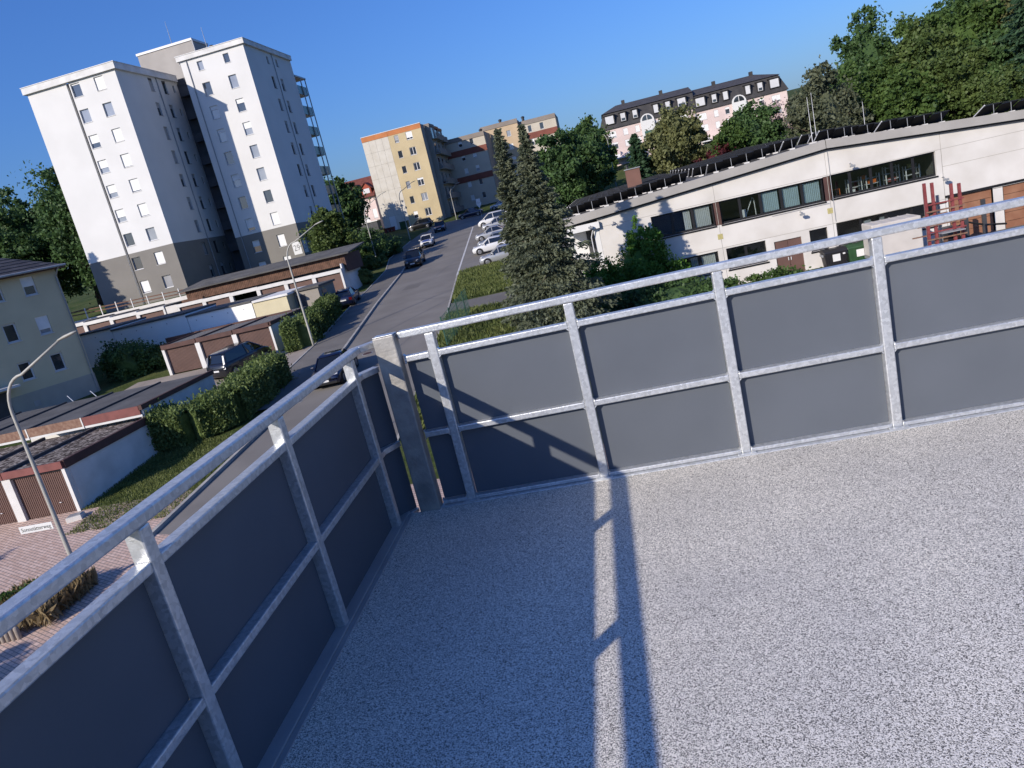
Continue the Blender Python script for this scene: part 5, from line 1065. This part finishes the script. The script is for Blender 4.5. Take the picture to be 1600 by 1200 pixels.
m = MB(); m.tube([(-1.4, 0, .9), (-.6, 0, 1.2), (.4, 0, .8), (1.6, 0, .6)], .06, 6); m.build('hose', 'black', st_)
# far bins and signs
for i, x in enumerate((-42.6, -41.85, -41.1)): 
    t = thing('wheelie_bin', ['dark red bin at the left of three below the cream panels', 'dark red bin in the middle of three below the cream panels', 'dark red bin at the right of three below the cream panels'][i], 'bin', (x, 142.5, Rd(142.5)), group='dark red bins below the cream panels', local=True)
    MB().hexa([(-.24, -.25, .05), (.24, -.25, .05), (.24, .25, .05), (-.24, .25, .05), (-.3, -.32, 1.0), (.3, -.32, 1.0), (.3, .32, 1.0), (-.3, .32, 1.0)]).build('tub', 'bin_red', t); MB().box(-.32, .32, -.36, .34, 1.001, 1.09).build('lid', 'bin_red', t)
gc = thing('glass_container', 'dark green recycling container right of the red bins', 'container', (-38.8, 142.8, Rd(142.8)), local=True); MB().box(-.8, .8, -.6, .6, .1, 1.45).build('tub', 'bin_green', gc, bevel=.06); MB().box(-.84, .84, -.64, .64, 1.451, 1.6).build('lid', 'bin_green', gc, bevel=.03)
def sign(label, loc, h, face):
    t = thing('traffic_sign', label, 'sign', loc, local=True); MB().tube([(0, 0, -.1), (0, 0, h)], .035, 6).build('pole', 'galv', t)
    face(t); return t
def f_no(t):
    MB().box(-.35, .35, -.06, -.04, 2.55, 3.15).build('plate', 'sign_white', t); m = MB(); m.add([(-.5, -.05, 2.5), (.5, -.05, 2.5), (0, -.05, 1.65)], [(0, 1, 2)]); m.v += [(p[0], -.03, p[2]) for p in m.v[:3]]; m.f += [(3, 5, 4), (0, 1, 4, 3), (1, 2, 5, 4), (2, 0, 3, 5)]; m.build('give_way_plate', 'sign_white', t)
sign('white sign on a pole at the top junction before the sand block', (-20.6, 123.6, Rd(123.6)), 3.1, f_no)
sg2 = thing('notice_board', 'small white board among the dark shrubs by the far lamp', 'sign', (-30.4, 87.2, T(-30.4, 87.2)), local=True); MB().box(-.4, .4, -.03, 0, 1.2, 1.9).build('plate', 'sign_white', sg2); MB().tube([(0, .03, -.1), (0, .03, 1.2)], .04, 6).build('pole', 'galv', sg2)
lamp((-27.2, 135.6, Rd(135.6)), 6.2, 1.6, 1.0, 'curved street lamp in the shade of the yellow block')
# green mesh fence by the grass
gf_ = thing('mesh_fence', 'green steel mesh fence between street and spruces', 'fence', (-10.4, 44.6, 1.7))
fx = lambda y: -10.35+(y-44.6)*.012
py = 40.6
while py < 48.5:
    z = T(fx(py), py); MB().box(fx(py)-.03, fx(py)+.03, py-.03, py+.03, z-.1, z+2.05).build('post', 'fence_green', gf_)
    y2 = min(py+2.2, 48.6); z2 = T(fx(y2), y2); m = MB()
    if y2 > py+.5:
        n = int((y2-py)/.10)
        for i in range(n): y = py+.05+i*.10; zz = z+(z2-z)*(y-py)/(y2-py); m.box(fx(y)-.004, fx(y)+.004, y-.004, y+.004, zz+.05, zz+2.0)
        for k in range(9):
            h = .08+.235*k; m.hexa([(fx(py)-.009, py+.03, z+h), (fx(py)+.009, py+.03, z+h), (fx(y2)+.009, y2-.03, z2+h), (fx(y2)-.009, y2-.03, z2+h), (fx(py)-.009, py+.03, z+h+.012), (fx(py)+.009, py+.03, z+h+.012), (fx(y2)+.009, y2-.03, z2+h+.012), (fx(y2)-.009, y2-.03, z2+h+.012)])
        o_ = m.build('mesh_panel', 'fence_green', gf_); o_['kind'] = 'stuff'
    py += 2.2
m = MB()
for k in range(1): pass
# palisade stones
ps = thing('palisade_edging', 'row of round topped concrete palisade stones edging the planting bed', 'edging', (-19.4, 17.4, 0)); first = None
for i in range(14):
    x = -21.2+.155*i*1.02; y = 17.35-.18*math.sin(i*.2); m = MB(); m.lathe([(.075, -.1), (.078, .42+.02*rnd.random()), (.06, .47)], (x, y, .03), 10); m.build('stone', 'stone_pal', ps, True)
# slabs beside garage A
sb = thing('concrete_cover', 'pale concrete shaft cover beside the nearest lamp post', 'shaft cover', (-23.6, 25.7, .66), R_(20), local=True); sb.scale = (.6, .6, .6); m = MB(); m.box(-.5, .5, -.4, .4, 0, .35); m.build('block', 'concrete2', sb, bevel=.02); m = MB(); m.box(-.42, .42, -.32, .32, .351, .40); m.build('lid', 'grey_metal', sb)
# ------------------------------------------------------------------ vegetation
spruce('left twin spruce with bare looking tip beside the workshop', (-5.0, 41.2, T(-5, 41.2)), 12.7-T(-5, 41.2), 1.9, 'leaf_spruce', 400, 120, .115, seed=1, pw=.85, group='twin spruces by the fence')
spruce('right twin spruce with dense grey green lower branches', (-3.6, 40.0, T(-3.6, 40.)), 12.5-T(-3.6, 40), 3.7, 'leaf_spruce', 430, 230, .115, seed=2, pw=1.16, group='twin spruces by the fence')
def gz(x, y): return (x, y, T(x, y))
shrub('low spreading grey green shrub at the foot of the spruces', gz(-3.4, 36.2), [(0, 0, .7, 1.8, 1.5, 1.0), (1.4, .4, .6, 1.3, 1.2, .9), (-1.5, .3, .7, 1.3, 1.3, 1.0)], 'leaf_spruce', 9000, .13)
shrub('tall ivy green shrub climbing the workshop wall', gz(1.1, 48.4), [(0, 0, 2.2, 1.7, 1.2, 2.4), (.7, -.1, 3.4, 1.2, 1., 1.9), (-.6, -.2, 1.6, 1.6, 1.2, 1.8), (1.3, -.3, 1.5, 1.5, 1.1, 1.6), (.1, .2, 4.6, .55, .5, 1.1), (.9, .2, 4.3, .5, .5, .9)], 'leaf_ivy', 20000, .15)
shrub('light green bush right of the porch steps', gz(-1.6, 47.0), [(0, 0, 1.6, 1.2, 1.0, 1.6), (.5, -.3, 2.6, .8, .7, 1.1), (-.4, -.6, .9, 1.3, 1.1, 1.0)], 'leaf_ivy', 10000, .13)
shrub('dark green spreading bush before the workshop wall', gz(2.6, 44.8), [(0, 0, .8, 2.6, 1.8, 1.2), (2.2, .5, .6, 1.8, 1.4, .9), (-2., 0, .9, 1.8, 1.6, 1.3)], 'leaf_dark', 12000, .15)
shrub('low green bush under the brown workshop door', gz(8.2, 44.5), [(0, 0, .4, 2.2, 1.3, .9), (2.0, .3, .3, 1.5, 1.2, .7), (-2, 0, .3, 1.6, 1.2, .7)], 'leaf_mid', 9000, .14)
hedge('large clipped hedge between street and near garages', gz(-22.2, 38), [(-1.9, -4.6, T(-24.1, 33.4)-T(-22.2, 38)), (-.2, -4.6, T(-22, 33.4)-T(-22.2, 38)), (1.0, -3.0, -.2), (1.1, -.5, 0), (.9, 1.8, .12), (.8, 3.2, .2)], 1.9, 1.75, 'leaf_hedge', 60000, .105)
hedge('square clipped hedge at the second lamp post', gz(-23.4, 50.5), [(-.8, -.2, 0), (.2, -.1, 0), (.2, 1.4, .1)], 1.7, 1.95, 'leaf_hedge', 18000, .115)
hedge('lighter untrimmed hedge running up to the parked blue car', gz(-24., 57), [(.4, -3.5, -.2), (.0, 0, 0), (-.7, 4.0, .3)], 1.5, 1.7, 'leaf_lite', 22000, .13)
shrub('round clipped yellow green shrub at the end of the far garages', gz(-26.6, 76.2), [(0, 0, .75, 1.1, 1.0, .95)], 'leaf_hedge', 5000, .14, cl=.2)
shrub('small yellow green shrub at the foot of the third lamp', gz(-29.2, 88.5), [(0, 0, .7, 1.2, 1.0, .9), (.9, .6, .6, .8, .8, .8)], 'leaf_hedge', 4500, .15)
tree('bushy bright green tree behind the boarded garage roof', gz(-31.6, 83.6), 7.0, 3.4, 'leaf_lite', 17000, .26, lo=.05, seed=3)
shrub('dark purple brown shrubs behind the third lamp', gz(-30.9, 93.5), [(0, 0, 1.6, 2.2, 2., 1.9), (-2.2, 1.5, 2.0, 2., 2, 2.2), (1.4, 4, 1.2, 1.6, 1.8, 1.4), (-1, -3, 1.6, 1.8, 1.8, 1.8)], 'leaf_dark', 12000, .22)
hedge('dark low hedge along the lawn below the yellow block', gz(-30.2, 100), [(.3, -3, -.1), (0, 0, 0), (-.2, 3.5, .2)], 1.4, 1.4, 'leaf_dark', 6000, .2)
tree('tall dark tree between the tower and the red roofed house', gz(-44.5, 127), 11.5, 5.0, 'leaf_dark', 16000, .40, lo=.0, seed=4)
tree('second dark tree right of the tower balconies', gz(-49.5, 133), 12.0, 5.0, 'leaf_dark', 12000, .42, lo=.0, seed=24)
for i, (x, y, h, r, l_) in enumerate(((-76.5, 103, 21, 7.5, 'broad dark tree left behind the tower'), (-88, 106, 20, 7.5, 'dark tree at the left edge behind the house roof'), (-70.5, 97, 17, 5.0, 'lower dark tree touching the left tower corner'), (-82, 95, 13, 6, 'low dark tree above the house roof'))):
    tree(l_, gz(x, y), h, r, 'leaf_dark', 15000, .40, seed=5+i, lo=.10, group='dark trees left of the tower')
spruce('tall spruce casting its shadow on the foot of the tower', gz(-67.5, 67), 17.0, 4.2, 'leaf_conif', 420, 46, .34, seed=9)
shrub('large dark rounded shrub beside the yellow house', gz(-39.4, 53.8), [(0, 0, 1.1, 1.9, 1.8, 1.6), (1.6, 1.0, .7, 1.5, 1.6, 1.1)], 'leaf_dark', 12000, .16)
tree('tree left of the paved court, outside the picture', (-34., 11., 0), 7.5, 2.8, 'leaf_mid', 9000, .2, lo=.3, seed=51)
tree('small tree at the near end of the paved court, outside the picture', (-25.5, 5.5, 0), 6.0, 2.4, 'leaf_mid', 7000, .2, lo=.3, seed=52)
# trees behind the workshop
tree('large dark green tree left of the pink house', gz(-3.9, 95), 10.2, 4.6, 'leaf_dark', 22000, .33, lo=.08, seed=11, nb=12)
tree('dark tree right behind the large one at the pink house', gz(-1.6, 106), 10.2, 4.2, 'leaf_dark', 14000, .36, lo=.05, seed=12)
tree('dark tree closing the gap left of the pink house', gz(-6.5, 108), 8.5, 4.2, 'leaf_mid', 11000, .36, lo=.0, seed=13)
tree('tall dark tree on the slope behind the street lamp', gz(-1.2, 133), 10.0, 4.2, 'leaf_mid', 11000, .40, lo=.0, seed=14)
tree('broad olive tree in front of the pink house', gz(8.0, 85.5), 9.7, 3.9, 'leaf_olive', 18000, .30, lo=.15, seed=15, nb=11)
spruce('small dark conifer left of the olive tree', gz(3.9, 84.5), 8.0, 2.0, 'leaf_conif', 260, 40, .26, seed=16, pw=.6)
tree('round dark green tree before the right pink house', gz(16.0, 85), 8.2, 3.5, 'leaf_dark', 15000, .28, lo=.10, seed=17, nb=11)
tree('yellow green tree beside the round dark one', gz(13.4, 83.5), 7.0, 2.5, 'leaf_mid', 9000, .26, lo=.08, seed=18)
shrub('dark red leaved bush below the pink house', gz(11.4, 82), [(0, 0, 2.6, 1.5, 1.4, 2.4), (-1.2, .5, 2.2, 1.2, 1.2, 2.)], 'leaf_red', 6000, .24)
shrub('pale blossoming bush at the pink wall', gz(19.6, 92), [(0, 0, 4.0, 1.8, 1.5, 3.4)], 'blossom', 2600, .26, cl=.4, f=.3)
tree('loose grey green willow at the right end of the pink house', gz(22.0, 80), 10.2, 4.2, 'leaf_grey', 15000, .26, lo=.05, seed=19, nb=12, f=.4)
tree('mid green tree right behind the willow', gz(26.5, 88), 9.0, 3.8, 'leaf_mid', 11000, .28, lo=.0, seed=20, f=.4)
fw = [(30, 95, 9.0, 4.4, 'leaf_mid', 'leafy tree at the left edge of the wood'), (34, 104, 13.6, 5, 'leaf_dark', 'tall dark crown standing above the left of the wood'), (36.5, 93, 9.6, 4.6, 'leaf_lite', 'bright green beech in the left half of the wood'), (42, 95, 9.6, 4.8, 'leaf_mid', 'mid green beech in the middle of the wood'), (41, 86, 7.6, 4.2, 'leaf_dark', 'dark bushy tree low before the wood'), (46.5, 94, 10.2, 4.4, 'leaf_olive', 'olive tree with pale leaves in the right half of the wood'), (35, 84, 8.0, 4.2, 'leaf_lite', 'low bright green tree just above the solar panels'), (51, 98, 11.0, 5, 'leaf_mid', 'leafy tree near the right edge of the wood'), (49.5, 84, 8.0, 4.2, 'leaf_dark', 'dark low tree above the right solar panels'), (30.5, 84, 8.0, 3.8, 'leaf_mid', 'low leafy tree left above the solar panels'), (39.5, 101, 10.0, 4.6, 'leaf_mid', 'tree filling the middle back of the wood'), (46, 104, 11.0, 4.6, 'leaf_dark', 'tree filling the right back of the wood')]
for i, (x, y, h, r, mt, l_) in enumerate(fw): tree(l_, gz(x, y), h, r, mt, 17000, .32, seed=30+i, lo=.02, nb=12, group='trees of the wood on the slope')
spruce('tall spruce with layered branches at the right edge', gz(41.3, 79), 17.0, 4.4, 'leaf_conif', 460, 80, .28, seed=41, droop=.45, pw=.7)
shrub('yellow green shrub at the right end of the solar panels', gz(37.5, 78), [(0, 0, 2.6, 2.2, 1.8, 2.6), (2.2, 0, 2.2, 1.8, 1.6, 2.2)], 'leaf_lite', 12000, .22, f=.4)
# grass blades on the verges
def tufts(label, n, sampler, size, material, name='grass'):
    P = np.array([sampler() for _ in range(n)]); C_ = P+np.array([[0, 0, size*.55]]); V = cards(C_, size*.28, 4.2, dirs=np.tile(np.array([[0, 0, 1.]]), (n, 1)), jit=.45)
    o = link(name, mesh_from_quads(name, V), material); tag(o, label, 'grass', kind='stuff'); return o
U = rnd.uniform
def s_isl():
    while True:
        x, y = U(-15, -7), U(55.2, 70)
        if x > xr(y)+.25 and y < 68.0+.35*(x+14.5) + 1.5: return (x, y, T(x, y))
tufts('rough grass on the island beside the silver car', 9000, s_isl, .30, 'grass_blade')
def s_bank():
    while True:
        x, y = U(-12.2, 1), U(28, 50.3)
        if x > xr(y)+.2: return (x, y, T(x, y))
tufts('tall rough grass on the bank behind the railing', 26000, s_bank, .42, 'grass_blade')
def s_lawn():
    while True:
        x, y = U(-24., -18.5), U(24.2, 33)
        if y > 26.5 or x > -23: return (x, y, T(x, y))
tufts('mown grass beside the near garages', 16000, s_lawn, .12, 'grass_blade')
def s_bed():
    return (U(-21, -18.4), U(17.6, 19.9), T(-19, 18.5)+.05)
tufts('dry grass in the planting bed at the palisade stones', 3500, s_bed, .55, 'dry_grass', 'dry_grass')
shrub('small green bush in the planting bed by the lamp foot', (-19.6, 19.2, T(-19.6, 19.2)), [(0, 0, .4, .8, .5, .5), (-1., -.5, .3, .8, .6, .4)], 'leaf_mid', 3500, .10)
m = MB(); m.box(-21.3, -18.45, 17.5, 20.1, -.1, .12); struct(m.build('planting_bed', 'soil'), 'raised earth bed at the palisade stones')
